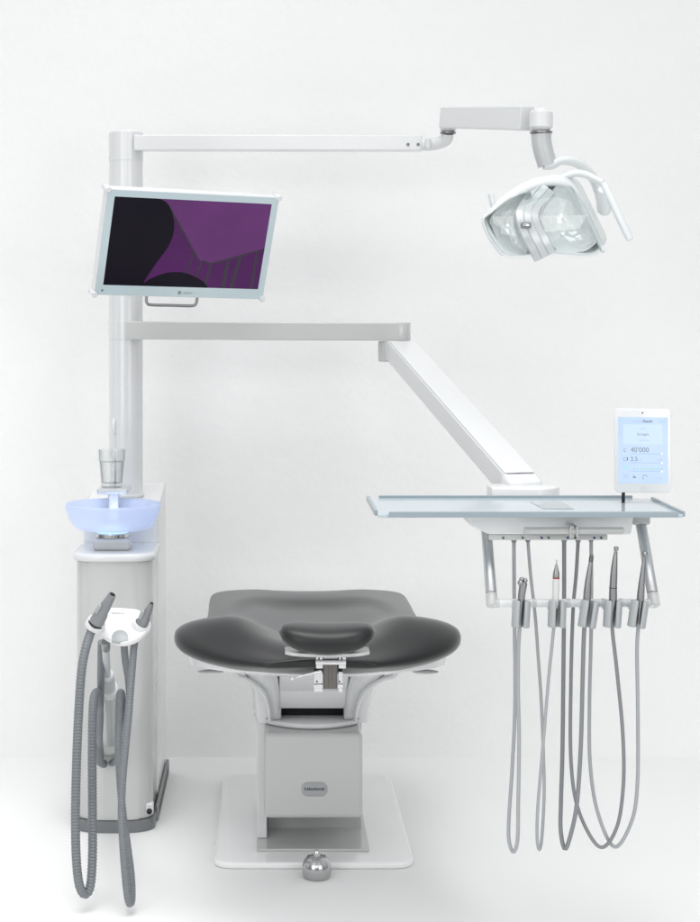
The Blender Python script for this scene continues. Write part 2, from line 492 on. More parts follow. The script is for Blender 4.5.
for q in ((.545, .60, .51, .86, .006, .006), (.60, .70, .575, .90, .008, .008), (.665, .72, .645, 1, .009, .010), (.775, .66, .765, 1, .009, .014), (.85, .62, .82, 1, .010, .014), (.955, .56, .955, 1, .009, .010)):
    bar(*q)
layer([(.583, .67), (.60, .69), (.62, .68), (.66, .71), (1, .515), (1, .535), (.66, .735), (.615, .70), (.60, .71)], 3, .0004)
layer([(.38, .69), (.56, .60), (.56, .606), (.38, .697)], 3, .0004)
blob = [(0, 0), (.27, 0), (.315, .025), (.345, .08), (.372, .16), (.390, .25), (.396, .33), (.394, .42), (.38, .52), (.352, .62), (.315, .73), (.275, .87), (.25, .965), (.23, 1), (0, 1)]
layer(blob, 2, .0005)
arc = [(.22, 1), (.25, .965), (.29, .915), (.34, .868), (.39, .838), (.44, .826), (.49, .828), (.54, .85), (.59, .885), (.63, .925), (.66, .975), (.668, 1)]
layer(arc, 2, .00065)
scr = put('screen', bm, [PU1, PU2, SDK, SLN], mon, recalc=False)
for f in scr.data.polygons: f.use_smooth = False
# screen picture grain
for m_ in (PU1, PU2, SDK):
    t_ = m_.node_tree; bb = t_.nodes['Principled BSDF']
    tc = t_.nodes.new('ShaderNodeTexCoord'); nn = t_.nodes.new('ShaderNodeTexNoise'); nn.inputs['Scale'].default_value = 5; nn.inputs['Detail'].default_value = 6
    t_.links.new(tc.outputs['Object'], nn.inputs['Vector'])
    mm = t_.nodes.new('ShaderNodeMix'); mm.data_type = 'RGBA'
    c = bb.inputs['Emission Color'].default_value
    mm.inputs['A'].default_value = (c[0] * .65, c[1] * .75, c[2] * .65, 1); mm.inputs['B'].default_value = (c[0] * 1.35, c[1] * 1.25, c[2] * 1.35, 1)
    t_.links.new(nn.outputs['Fac'], mm.inputs['Factor']); t_.links.new(mm.outputs['Result'], bb.inputs['Emission Color'])
    bb.inputs['Roughness'].default_value = .22; bb.inputs['Specular IOR Level'].default_value = .12
for sx_, sy_ in ((-1, 1), (1, 1), (1, -1), (-1, -1)):
    bm = B(); c = Vector((sx_ * (HW - .003), sy_ * (HH - .003), 0))
    lathe(bm, [(.008, -.036), (.0098, -.033), (.0098, .003), (.0075, .006)], MM @ T(c), 24); put('corner_bumper', bm, WHITE, mon)
bm = B(); text_bm(bm, 'neovo', .0125, MM @ T((.006, -.1475, .0016)), 'LEFT', .012); put('logo_lettering', bm, INKL, bz)
bm = B(); lathe(bm, [(.0056, .0012), (.0056, .0018)], MM @ T((-.004, -.1475, 0)), 24); lg = put('logo_disc', bm, mat('logo_grey', (.16, .2, .22), .4), bz)
bm = B(); text_bm(bm, 'N', .0075, MM @ T((-.004, -.1475, .0021)), 'CENTER', .01); put('logo_letter', bm, BEZEL, bz)
bm = B()
for k in range(8):
    lathe(bm, [(.0009, .0012), (.0009, .0016)], MM @ T((.105 + .0165 * k, -.1475, 0)), 8)
put('touch_button', bm, INKL, bz)
bm = B(); box(bm, (-HW + .022, -.1495, .0011), (-HW + .0275, -.144, .0016), 0, 1, MM); put('power_light', bm, mat('power_grey', (.12, .15, .16), .4), bz)
bm = B()
hx0, hx1 = -.098, .062
pts, L = spline([(hx0, -HH + .004, -.02), (hx0, -HH - .012, -.018), (hx0 + .002, -HH - .024, -.016), (hx0 + .014, -HH - .031, -.015), ((hx0 + hx1) / 2, -HH - .031, -.015), (hx1 - .014, -HH - .031, -.015), (hx1 - .002, -HH - .024, -.016), (hx1, -HH - .012, -.018), (hx1, -HH + .004, -.02)], .004)
sweep(bm, [MM @ p for p in pts], .0045, 12); put('handle', bm, STEEL, mon)
# mount: clamp on the pole and a knuckle to the back of the casing
bk = MM @ Vector((-.06, -.02, -.034))
bm = B(); box(bm, (-.12, -.09, -.06), (.0, .05, -.033), .008, 3, MM)
sweep(bm, spline([bk, bk + Vector((-.01, .09, -.01)), Vector((PX + .07, PY - .07, 1.69)), Vector((PX, PY, 1.69))], .02)[0], .024, 20)
cyl(bm, PX, PY, 1.655, 1.725, PR + .006)
put('mount', bm, WHITEM, mon, wn=True)

# ------------------------------------------------------------------ operating lamp with its arms
lamp = thing('operating_lamp', (PX, PY, 1.94), 'white operating lamp with clear visor on the long jointed arm at the pole top', 'lamp')
bm = B(); cyl(bm, PX, PY, 2.0, 2.098, PR + .001, .005); box(bm, (PX - .03, PY - .0, 2.02), (PX + .03, PY + .01, 2.03)); put('pole_collar', bm, WHITE, lamp)
aL, aR = P(138, 144, 5.36), P(423, 145, 5.3)
bm = B()
za0, za1 = EYE + (320 - 135) * 5.36 / F, EYE - (151.5 - 320) * 5.36 / F
# long box: taper very slightly
def beam(bm, a, b, w, h, bev=.004, up=Vector((0, 0, 1))):
    a, b = Vector(a), Vector(b); t = (b - a); L = t.length; M = frame(a, t, up)
    return box(bm, (0, -h / 2, -w / 2), (L, h / 2, w / 2), bev, 3, M)
beam(bm, Vector((PX + .03, 5.36, (za0 + za1) / 2)), Vector((aR.x, 5.33, (za0 + za1) / 2 - .004)), .05, .05, .0045)
arm = put('extension_arm', bm, WHITE, lamp, wn=True)
bm = B()
bm.free()
for u in (408, 418):
    bm = B(); lathe(bm, [(.0048, 0), (.0048, .003), (.0035, .003), (.0030, .0018)], FRONT(P(u, 144.5, 5.306)), 16); put('arm_screw', bm, GREYPL, arm)
# knuckle: horizontal stub then swan to the vertical swivel
D1 = 5.31
bm = B()
sweep(bm, spline([P(421, 144.5, D1), P(430, 144.5, D1), P(438, 143, D1), P(446, 139.5, D1 - .01), P(447.5, 133, D1 - .02)], .006)[0],
      [(.021, .021)] * 3 + [(.018, .019)] * 60 if False else .0195, 24)
box(bm, P(424, 150.5, D1 + .02), P(431, 137.5, D1 - .03), .006)
kn = put('elbow_joint', bm, WHITEM, lamp, wn=True)
q = P(448, 133, D1 - .02)
bm = B(); cyl(bm, q.x, q.y, q.z - .003, q.z + .004, .0245, .001, 32); put('elbow_ring', bm, STEEL, kn)
bm = B(); cyl(bm, q.x, q.y, q.z + .0045, P(0, 118, q.y).z, .025, .006, 32); put('elbow_cap', bm, WHITEM, kn)
# spring arm
sa, sb = P(450, 117.5, 5.26), P(530, 118.0, 4.76)
bm = B()
Msp = frame(sa, sb - sa, (0, 0, 1)); Ls = (sb - sa).length
prism(bm, [(-.012, -.034), (Ls, -.036), (Ls + .004, .034), (-.006, .033)], .066, Msp @ T((0, 0, -.033)), .006, 3)
spr = put('spring_arm', bm, WHITE, lamp, wn=True)
# swivel block + drop tube
D2 = 4.70
q = P(541, 118, D2)
bm = B()
box(bm, P(529.5, 130.5, D2 + .05), P(541, 107, D2 - .025), .008)
cyl(bm, q.x, q.y, P(0, 131.5, D2).z, P(0, 108.5, D2).z, .0325, .012, 40)
sv = put('swivel_block', bm, WHITEM, lamp, wn=True)
bm = B(); cyl(bm, q.x, q.y, P(0, 133.6, D2).z, P(0, 131.4, D2).z, .031, .001, 40); put('swivel_ring', bm, STEEL, sv)
bm = B()
sweep(bm, spline([P(541, 134, D2), P(541.5, 142, D2), P(543.5, 152, D2), P(547.5, 165, D2)], .006)[0], .0275, 28)
put('drop_tube', bm, ARMGREY, sv)
# yoke: from the drop tube over and behind the head
bm = B()
yp = spline([P(543.5, 165, D2), P(551, 165, D2), P(560, 160.5, D2), P(573, 161.5, D2 + .01), P(585, 168.5, D2 + .03), P(594, 180, D2 + .05), P(600, 196, D2 + .06), P(602, 212, D2 + .06)], .008)[0]
sweep(bm, yp, [(.024, .0135)] * len(yp), 20, flat=Vector((0, 1, 0)))
put('yoke', bm, LAMPW, lamp)
# head: outline of the front opening (u, v, distance)
def Z(x, y): return (475 + x / 4.118, 160 + y / 4.118)
outl = [((25, 243), 4.50), ((60, 208), 4.50), ((130, 150), 4.52), ((215, 105), 4.535), ((300, 80), 4.55), ((370, 85), 4.56), ((410, 115), 4.57), ((445, 180), 4.575), ((485, 262), 4.58), ((527, 352), 4.585),
        ((520, 375), 4.575), ((490, 398), 4.55), ((440, 405), 4.53), ((340, 398), 4.51), ((240, 400), 4.495), ((180, 408), 4.485), ((110, 395), 4.475), ((75, 350), 4.48), ((45, 300), 4.49)]
ring3 = [P(*Z(*p), d) for p, d in outl]
ring_s, _ = spline(ring3 + [ring3[0]], .012)
ring_s = ring_s[:-1]
cen = sum(ring_s, Vector()) / len(ring_s)
back = Vector((.070, .16, .045))
bm = B()
rr = []
for k, s_ in ((0, 1.0), (.2, 1.015), (.45, .97), (.7, .84), (.88, .62), (.97, .36), (1.0, .1)):
    rr.append([cen + (p - cen) * s_ * .98 + back * k + Vector((0, .006, .006)) for p in ring_s])
loft(bm, rr, caps=False); bm.faces.new([v for v in bm.verts][-len(ring_s):])
hd = put('lamp_housing', bm, LAMPG, lamp, sharp=60)
sol = hd.modifiers.new('thick', 'SOLIDIFY'); sol.thickness = .004; sol.offset = -1
# arch frame (white band) from the left tip over the top to the lower right tip
ar = [P(*Z(x, y), d - .006) for (x, y), d in (((113, 393), 4.475), ((78, 350), 4.48), ((48, 300), 4.49), ((33, 246), 4.50), ((66, 214), 4.50), ((134, 158), 4.52), ((218, 114), 4.535), ((300, 92), 4.55), ((365, 97), 4.56), ((402, 125), 4.57), ((436, 187), 4.575), ((474, 266), 4.58), ((512, 345), 4.585), ((528, 378), 4.58))]
ap = spline(ar, .008)[0]
n_ = len(ap)
wd = []
for i in range(n_):
    t = i / (n_ - 1)
    w = .0042 + .0095 * max(0, min(1, (t - .22) / .2)) * (1 if t < .8 else max(.35, 1 - (t - .8) / .25))
    wd.append((.011, w * .82))
bm = B(); sweep(bm, ap, wd, 18, flat=Vector((0, 1, 0))); put('front_frame', bm, LAMPW, lamp)
# visor bulging forward
bm = B()
ra, rb = P(*Z(78, 232), 4.455), P(*Z(470, 226), 4.50)
def on_ridge(p):
    t = max(0.0, min(1.0, (p - ra).dot(rb - ra) / (rb - ra).length_squared)); return ra.lerp(rb, t)
rr = []
for k in (0, .15, .4, .7, 1.0):
    rr.append([p.lerp(on_ridge(p), k) + Vector((0, -.010 * math.sin(math.pi * k), 0)) for p in ring_s])
loft(bm, rr, caps=False)
bmesh.ops.remove_doubles(bm, verts=bm.verts, dist=1e-5)
put('visor', bm, VISOR, lamp, sharp=16)
# reflectors
def reflector(poly, d, dep, shift):
    bm = B()
    pts = [P(*Z(*q_), d) for q_ in poly]
    rs = spline(pts + [pts[0]], .008)[0][:-1]
    c = sum(rs, Vector()) / len(rs)
    rr = [[c + (p - c) * k + Vector((shift * (1 - k), dep * (1 - k * k) ** .5, .01 * (1 - k))) for p in rs] for k in (1.0, .97, .9, .78, .62, .44, .26, .1)]
    loft(bm, rr, caps=False); bm.faces.new([v for v in bm.verts][-len(rs):])
    bmesh.ops.recalc_face_normals(bm, faces=bm.faces)
    return put('reflector', bm, REFL, lamp, sharp=60)
reflector([(262, 235), (300, 165), (335, 106), (392, 106), (430, 176), (462, 255), (498, 330), (482, 356), (440, 378), (345, 374), (300, 320)], 4.545, .085, .01)
reflector([(170, 222), (205, 165), (236, 134), (195, 138), (130, 172), (62, 240), (75, 290), (112, 365), (150, 382), (215, 384), (190, 300)], 4.505, .07, -.005)
# centre bridge
bm = B()
bp_ = [P(*Z(290, 112), 4.535), P(*Z(245, 165), 4.515), P(*Z(214, 226), 4.462), P(*Z(232, 290), 4.450), P(*Z(262, 345), 4.450), P(*Z(288, 396), 4.462)]
pp = spline(bp_, .008)[0]
loftr = []
for i, p in enumerate(pp):
    t = (pp[min(i + 1, len(pp) - 1)] - pp[max(i - 1, 0)]).normalized()
    xv = Vector((1, .06, 0.02)); xv = (xv - t * xv.dot(t)).normalized(); nv = t.cross(xv)
    if nv.y > 0: nv = -nv
    hw = .0305
    loftr.append([p - xv * hw - nv * .03, p - xv * hw, p - xv * hw * .93 + nv * .004, p - xv * hw * .4 + nv * .0065, p - xv * hw * .33 + nv * .005, p - xv * hw * .27 + nv * .007, p + xv * hw * .27 + nv * .007, p + xv * hw * .33 + nv * .005, p + xv * hw * .4 + nv * .0065, p + xv * hw * .93 + nv * .004, p + xv * hw, p + xv * hw - nv * .03])
loft(bm, loftr)
br = put('centre_bridge', bm, BRIDGEM, lamp, sharp=20)
sp = P(*Z(210, 268), 4.437)
bm = B(); box(bm, (-.0135, -.008, -.008), (.0135, .008, .0035), .004, 3, frame(sp, (1, .06, .02), (-.25, .1, 1))); sw = put('lamp_switch', bm, GREYPL, br, wn=True)
bm = B(); box(bm, (-.008, -.003, .0032), (.008, .003, .0048), .001, 2, frame(sp, (1, .06, .02), (-.25, .1, 1))); put('sensor_window', bm, CHROME, sw)
# handles
bm = B()
hp = spline([P(*Z(64, 140), 4.60), P(*Z(70, 168), 4.60), P(*Z(82, 190), 4.60), P(*Z(150, 135), 4.61), P(*Z(240, 88), 4.62), P(*Z(330, 68), 4.63)], .008)[0]
sweep(bm, hp, [(.012, .008)] * len(hp), 16, flat=Vector((0, 1, 0)))
put('side_handle', bm, LAMPW, lamp)
bm = B()
hp = spline([P(*Z(360, 72), 4.60), P(*Z(410, 55), 4.59), P(*Z(455, 60), 4.58), P(*Z(500, 82), 4.57), P(*Z(528, 98), 4.56)], .008)[0]
sweep(bm, hp, [(.016, .010)] * len(hp), 16, flat=Vector((0, 1, 0)))
put('handle_bracket', bm, LAMPW, lamp)
bm = B(); pill(bm, P(*Z(526, 92), 4.555), P(*Z(639, 330), 4.52), .0105, 24, .4)
hd_ = put('grip_handle', bm, LAMPW, lamp)
for v in hd_.data.vertices:
    pass
bm = B(); pill(bm, P(*Z(530, 120), 4.60), P(*Z(534, 215), 4.66), .017, 20); put('pivot_post', bm, LAMPG, lamp)

# ------------------------------------------------------------------ instrument table with its arms
table = thing('instrument_table', (PX, PY, 1.45), 'blue grey instrument tray on a jointed white arm with a bar of grey holders', 'instrument table')
LZ0, LZ1 = EYE - (339.2 - 320) * 5.34 / F, EYE - (321.5 - 320) * 5.34 / F
bm = B(); cyl(bm, PX, PY, LZ0 - .001, LZ1 + .003, PR + .0015, .001)
put('pole_collar', bm, WHITE, table)
bm = B(); beam(bm, Vector((PX + .008, 5.315, (LZ0 + LZ1) / 2)), Vector((P(400.5, 0, 5.3).x, 5.30, (LZ0 + LZ1) / 2 - .004)), .07, LZ1 - LZ0, .0035)
sarm = put('support_arm', bm, PANEL, table, wn=True)
ex = P(399, 0, 5.3).x
bm = B()
EP = []
for k in range(13):
    a = -math.pi / 2 + math.pi * k / 12
    EP.append((ex + .0 + .036 * math.cos(a), 5.30 + .036 * math.sin(a)))
EP += [(ex - .006, 5.336), (ex - .006, 5.264)]
prism(bm, EP, LZ1 - LZ0 + .002, T((0, 0, LZ0 - .005)), .0025, 2, True); put('arm_end_cap', bm, PANEL, sarm, sharp=50)
bm = B(); cyl(bm, P(389, 0, 5.3).x, 5.30, P(0, 361.5, 5.3).z, LZ0 - .006, .034, .003, 40)
put('elbow_joint', bm, PANEL, table)
# lower spring arm
ca, cb = P(401, 351, 5.27), P(522.5, 489, 4.33)
bm = B()
Mb = frame(ca, cb - ca, (0, 0, 1)); Lb = (cb - ca).length
# local z of this frame points to the side (left/front)
box(bm, (-.012, -.030, -.045), (Lb - .02, .030, .045), .005, 3, Mb)
sp2 = put('spring_arm', bm, WHITE, table, wn=True)
bm = B(); box(bm, (.0, .0302, -.042), (Lb - .03, .0335, .042), .002, 2, Mb); put('arm_cover', bm, WHITE, sp2, wn=True)
bm = B()
bm.free()
for xx in (.012, Lb - .045):
    bm = B(); lathe(bm, [(.008, -.0445), (.008, -.0470), (.0055, -.0476)], Mb @ T((xx, -.006, 0)), 20); put('pivot_screw', bm, WHITEM, sp2)
# swivel foot on the back edge of the tray
fq = Vector((P(531, 490, 4.29).x, 4.29, 0))
fz1, fz0 = P(0, 483.5, 4.22).z, 1.015
bm = B()
FP = []
for k in range(25):
    a = -math.pi / 2 + math.pi * k / 24
    FP.append((fq.x + .002 + .068 * math.cos(a), fq.y + .068 * math.sin(a)))
FP += [(fq.x - .105, fq.y + .05), (fq.x - .105, fq.y - .05)]
prism(bm, FP, fz1 - fz0 - .012, T((0, 0, fz0)), .006, 3, True)
put('tray_swivel', bm, WHITEM, table, sharp=50)
bm = B(); Mf = frame(cb, cb - ca, (0, 0, 1)); 
box(bm, (-.045, -.036, -.047), (.02, .030, .047), .012, 4, Mf)
put('arm_knuckle', bm, WHITE, table, wn=True)
# tray
TZ = 1.062
x0_, x1_, y0_, y1_ = .243, .932, 3.835, 4.185
bm = B(); box(bm, (x0_, y0_, TZ - .008), (x1_, y1_, TZ), .0025, 2); tray = put('tray', bm, TRAYM, table, wn=True)
bm = B()
lip_h = .006
def lip(a, b_):
    box(bm, (a[0], a[1], TZ - .007), (b_[0], b_[1], TZ + lip_h), .002, 2)
lip((x0_ + .025, y0_ - .006), (x1_ - .012, y0_ + .002))
lip((x0_ + .025, y1_ - .002), (x1_ - .04, y1_ + .006))
lip((x0_ - .006, y0_ + .03), (x0_ + .002, y1_ - .005))
lip((x1_ - .002, y0_ + .006), (x1_ + .006, y1_ - .03))
put('tray_lip', bm, TRAYL, tray, wn=True)
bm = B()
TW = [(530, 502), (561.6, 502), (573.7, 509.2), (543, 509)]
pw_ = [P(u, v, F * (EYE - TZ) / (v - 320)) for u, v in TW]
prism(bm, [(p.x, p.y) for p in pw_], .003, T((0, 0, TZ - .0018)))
put('tray_inset', bm, mat('tray_inset_grey', (.30, .345, .375), .06, spec=.4), tray)  # darker four-cornered inset in the tray top
# control box under the tray
yb = 3.93
bm = B()
prism(bm, [(P(467, 0, yb).x, TZ - .0125), (P(634, 0, yb).x, TZ - .0125), (P(631, 0, yb).x, TZ - .058), (P(489, 0, yb).x, TZ - .058), (P(470, 0, yb).x, TZ - .037)], .22, Matrix(((1, 0, 0, 0), (0, 0, 1, yb), (0, 1, 0, 0), (0, 0, 0, 1))), .004, 3)
cbx = put('control_box', bm, WHITEM, table, wn=True)
bm = B(); box(bm, (P(489, 0, yb).x, yb + .004, P(0, 540.5, yb).z), (P(608, 0, yb).x, yb + .09, TZ - .0585), .003)
ost = put('outlet_strip', bm, PANEL, table, wn=True)
for cx_, mm_ in ((503, GREENDOT), (522.5, GREENDOT), (548.5, GREENDOT), (541.5, BLUEDOT), (567.5, BLUEDOT), (575, GREENDOT), (594, BLUEDOT), (601, GREENDOT)):
    bm = B(); lathe(bm, [(.0027, 0), (.0027, .003), (.0019, .0036)], FRONT(P(cx_, 537.8, yb + .0045)), 16); put('outlet_mark', bm, mm_, ost)
bm = B()
pill(bm, P(524, 530.8, 3.88), P(623, 530.8, 3.88), .0082, 24, .2)
hb = put('pull_handle', bm, GREYW, table)
bm = B()
for uu in (568, 574.5): box(bm, P(uu - 2.5, 534, 3.935), P(uu + 2.5, 526.5, 3.868), .002)
box(bm, P(569, 536, 3.90) , P(574, 526, 3.874), .002)
put('handle_bracket', bm, PANEL, hb, wn=True)
# side posts
for name_u in (((485.5, 519, 4.0), (492.2, 606, 3.865)), ((640, 519, 4.0), (654.5, 606, 3.865))):
    a, b_ = P(*name_u[0]), P(*name_u[1])
    bm = B(); m_ = a.lerp(b_, .86)
    pill(bm, a, m_, .0128, 28, .06); po = put('side_post', bm, ALU, table)
    bm = B(); pill(bm, m_.lerp(b_, .02), b_, .0132, 28, .2); put('post_cap', bm, PANEL, po)
    bm = B(); box(bm, a + Vector((-.023, -.022, -.012)), a + Vector((.02, .03, .013)), .006); put('post_mount', bm, GREYW, po, wn=True)
bm = B()
hz = P(0, 603, 3.87).z
xa, xb = P(494, 0, 3.87).x, P(653, 0, 3.87).x
pill(bm, (xa, 3.87, hz), (xb, 3.87, hz), .0095, 28, .1)
hbar = put('holder_bar', bm, ALU if False else WHITEM, table)
for u in (497, 534, 568, 603, 620, 648):
    xx = P(u, 0, 3.87).x; bm = B()
    lathe(bm, [(.0096, -.0045), (.0105, -.004), (.0105, .004), (.0096, .0045)], T((xx, 3.87, hz)) @ Matrix.Rotation(math.pi / 2, 4, 'Y'), 28)
    put('bar_ring', bm, PANEL, hbar)
DI = 3.83
holders = [(521, 1.5), (557, 1.0), (588.5, 4.0), (612.5, 1.5), (638.0, 4.0)]
for u, tl in holders:
    c0, c1 = P(u - tl * .5, 627.5, DI - .004), P(u + tl * .5, 600.5, DI)
    ax = (c1 - c0).normalized(); xv = (Vector((1, 0, 0)) - ax * ax.x).normalized(); yv = ax.cross(xv)
    bm = B()
    prof = []
    ro, ri = .0205, .0115
    a0 = R(-55); a1 = R(235)
    n = 30
    for k in range(n + 1):
        a = a0 + (a1 - a0) * k / n; prof.append((ro * math.cos(a), ro * .95 * math.sin(a)))
    ec = ((ro + ri) / 2)
    for k in range(1, 6):
        a = a1 + math.pi * k / 6
        prof.append((ec * math.cos(a1) + (ro - ri) / 2 * math.cos(a), ec * math.sin(a1) * .95 + (ro - ri) / 2 * math.sin(a)))
    for k in range(n + 1):
        a = a1 + (a0 - a1) * k / n; prof.append((ri * math.cos(a), ri * .95 * math.sin(a)))
    for k in range(1, 6):
        a = a0 + math.pi + math.pi * k / 6
        prof.append((ec * math.cos(a0) + (ro - ri) / 2 * math.cos(a), ec * math.sin(a0) * .95 + (ro - ri) / 2 * math.sin(a)))
    M = Matrix(((xv.x, yv.x, ax.x, c0.x), (xv.y, yv.y, ax.y, c0.y), (xv.z, yv.z, ax.z, c0.z), (0, 0, 0, 1)))
    prism(bm, prof, (c1 - c0).length, M, .003, 3, True)
    ih = put('instrument_holder', bm, CLIP, table, sharp=45)
    bm = B(); mid = c0.lerp(c1, .72); box(bm, mid + Vector((-.018, .012, -.008)), mid + Vector((-.002, .035, .010)), .002); put('holder_clamp', bm, WHITEM, ih, wn=True)

# ------------------------------------------------------------------ tablet
tab = thing('tablet', P(626, 496, 4.06), 'white tablet with pale blue screen standing above the right of the tray', 'tablet')
TM = frame((.8904, 4.06, 1.1882), (1, .003, -.0095), (.0095, .049, 1))
bm = B()
def rrect(hw, hh, r, n=8):
    o = []
    for cx_, cy_, a in ((hw - r, hh - r, 0), (-hw + r, hh - r, 90), (-hw + r, -hh + r, 180), (hw - r, -hh + r, 270)):
        for k in range(n + 1):
            t = R(a + 90 * k / n); o.append((cx_ + r * math.cos(t), cy_ + r * math.sin(t)))
    return o
prism(bm, rrect(.0673, .1002, .0105), .0075, TM @ T((0, 0, -.0075)), .0018, 3, True)
body = put('body', bm, WHITE, tab, sharp=50)
bm = B(); flat(bm, [(-.0595, -.0785), (.0595, -.0785), (.0595, .0795), (-.0595, .0795)], TM @ T((0, 0, .0004)))
TSCR = emit('tablet_screen', sc_lin((.78, .88, .985)), .86)
tt = TSCR.node_tree; bb = tt.nodes['Principled BSDF']
tc = tt.nodes.new('ShaderNodeTexCoord'); nn = tt.nodes.new('ShaderNodeTexNoise'); nn.inputs['Scale'].default_value = 9; nn.inputs['Detail'].default_value = 2
tt.links.new(tc.outputs['Object'], nn.inputs['Vector'])
mm = tt.nodes.new('ShaderNodeMix'); mm.data_type = 'RGBA'
mm.inputs['A'].default_value = (*sc_lin((.70, .81, .96)), 1); mm.inputs['B'].default_value = (*sc_lin((.85, .92, .99)), 1)
tt.links.new(nn.outputs['Fac'], mm.inputs['Factor']); tt.links.new(mm.outputs['Result'], bb.inputs['Emission Color'])
ts = put('screen', bm, TSCR, tab, recalc=False)
TXT = emit('tablet_text', sc_lin((.42, .47, .56)), 1.0); TXL = emit('tablet_light_text', sc_lin((.62, .72, .86)), 1.0)
TGR = emit('tablet_green', sc_lin((.40, .80, .66)), 1.0); TLT = emit('tablet_panel', sc_lin((.81, .895, .985)), .88)
TLN = emit('tablet_line', sc_lin((.58, .70, .90)), 1.0)
def zt(x, y):   # measured position on the enlarged tablet -> tablet local metres
    return ((x - 331) / 490 * .1347, (440 - y) / 735 * .2004)
def tt_(s, x, y, size, al='CENTER', bold=0.0):
    a, b_ = zt(x, y); bm_ = B(); text_bm(bm_, s, size, TM @ T((a, b_, .0009)), al, bold); return bm_
def join(bms):
    o = B()
    for q_ in bms:
        me = bpy.data.meshes.new('t'); q_.to_mesh(me); q_.free(); o.from_mesh(me); bpy.data.meshes.remove(me)
    return o
def rect(bm, x0, y0, x1, y1, z=.0008):
    a, b_ = zt(x0, y0); c, d = zt(x1, y1); flat(bm, [(a, d), (c, d), (c, b_), (a, b_)], TM @ T((0, 0, z)))
def ringz(bm, x, y, r, w, a0=0, a1=360, n=20, z=.0009):
    cx_, cy_ = zt(x, y); q_ = .1347 / 490
    for k in range(n):
        t0, t1 = R(a0 + (a1 - a0) * k / n), R(a0 + (a1 - a0) * (k + 1) / n)
        flat(bm, [(cx_ + (r - w) * q_ * math.cos(t0), cy_ + (r - w) * q_ * math.sin(t0)), (cx_ + r * q_ * math.cos(t0), cy_ + r * q_ * math.sin(t0)), (cx_ + r * q_ * math.cos(t1), cy_ + r * q_ * math.sin(t1)), (cx_ + (r - w) * q_ * math.cos(t1), cy_ + (r - w) * q_ * math.sin(t1))], TM @ T((0, 0, z)))
bm = B(); rect(bm, 158, 212, 500, 385, .0006); put('menu_panel', bm, TLT, ts, recalc=False)
for q_, m_ in ((('Straight', 330, 298, .0092), TXT), (("40'000", 222, 436, .0165, 'LEFT'), TXT), (('3.5', 220, 516, .0148, 'LEFT'), TXT), (('Result', 371, 184, .0088, 'CENTER', .03), TXT),
               (('Implant', 288, 184, .0085), TXL), (('Implant', 330, 247, .0058), TXL), (('Prophylaxis', 330, 350, .0058), TXL), (('Setup', 503, 186, .0062), TXL), (('Ncm', 288, 524, .0050, 'LEFT'), TXL),
               (('100%', 476, 522, .0062), TXL), (('12:30', 134, 154, .0036), TXL), (('98%', 528, 157, .0036), TXL), (('OFF', 480, 684, .0050), TXL)):
    put('screen_text', tt_(*q_), m_, ts, recalc=False)
bm = B(); rect(bm, 190, 500, 200, 528); rect(bm, 160, 503, 188, 506); rect(bm, 160, 525, 188, 528); rect(bm, 160, 503, 163, 528); put('torque_icon', bm, TXT, ts, recalc=False)
bm = B(); rect(bm, 245, 655, 250, 680); rect(bm, 250, 668, 268, 680); put('light_icon', bm, TXT, ts, recalc=False)
bm = B(); ringz(bm, 347, 672, 21, 4, 0, 250); put('rotation_icon', bm, TXT, ts, recalc=False)
bm = B(); ringz(bm, 172, 436, 13, 3, 20, 300); rect(bm, 168, 445, 180, 452); put('speed_icon', bm, TXT, ts, recalc=False)
bm = B(); ringz(bm, 178, 665, 17, 4); ringz(bm, 205, 655, 8, 3, 0, 200); put('spray_icon', bm, TXL, ts, recalc=False)
bm = B(); rect(bm, 122, 176, 126, 190); put('back_icon', bm, TXL, ts, recalc=False)
bm = B()
for y in (468, 547, 620): rect(bm, 222, y - 2, 500, y + 2)
put('slider_line', bm, TLN, ts, recalc=False)
bm = B()
for k in range(10):
    x = 258 + k * 26.3; rect(bm, x - 4, 594, x + 4, 606)
put('level_dots', bm, TGR, ts, recalc=False)
bm = B(); ringz(bm, 182, 592, 14, 14, n=16); put('water_icon', bm, emit('tablet_teal', sc_lin((.62, .86, .88)), 1.0), ts, recalc=False)
bm = B()
for y in (466, 546, 622): ringz(bm, 494, y, 9, 9, n=16, z=.0011)
put('slider_knob', bm, emit('knob_white', (.85, .92, 1), 1.0), ts, recalc=False)
a, b_ = zt(331, 771)
bm = B(); lathe(bm, [(.0062, .0003), (.0062, .0007), (.0055, .0007), (.0055, .0003)], TM @ T((a, b_, 0)), 32, caps=False); put('home_button', bm, mat('home_ring', (.55, .57, .6), .3), tab)
a, b_ = zt(326, 110)
bm = B(); lathe(bm, [(.0017, .0002), (.0017, .0007)], TM @ T((a, b_, 0)), 20); put('camera_dot', bm, BLACK, tab)
bm = B(); s0 = P(622.7, 498, 4.085); pill(bm, (s0.x, 4.082, 1.05), (s0.x, 4.076, 1.12), .0042, 16); 
box(bm, (s0.x - .01, 4.070, 1.105), (s0.x + .03, 4.080, 1.16), .002); put('stalk', bm, BLACK, tab)

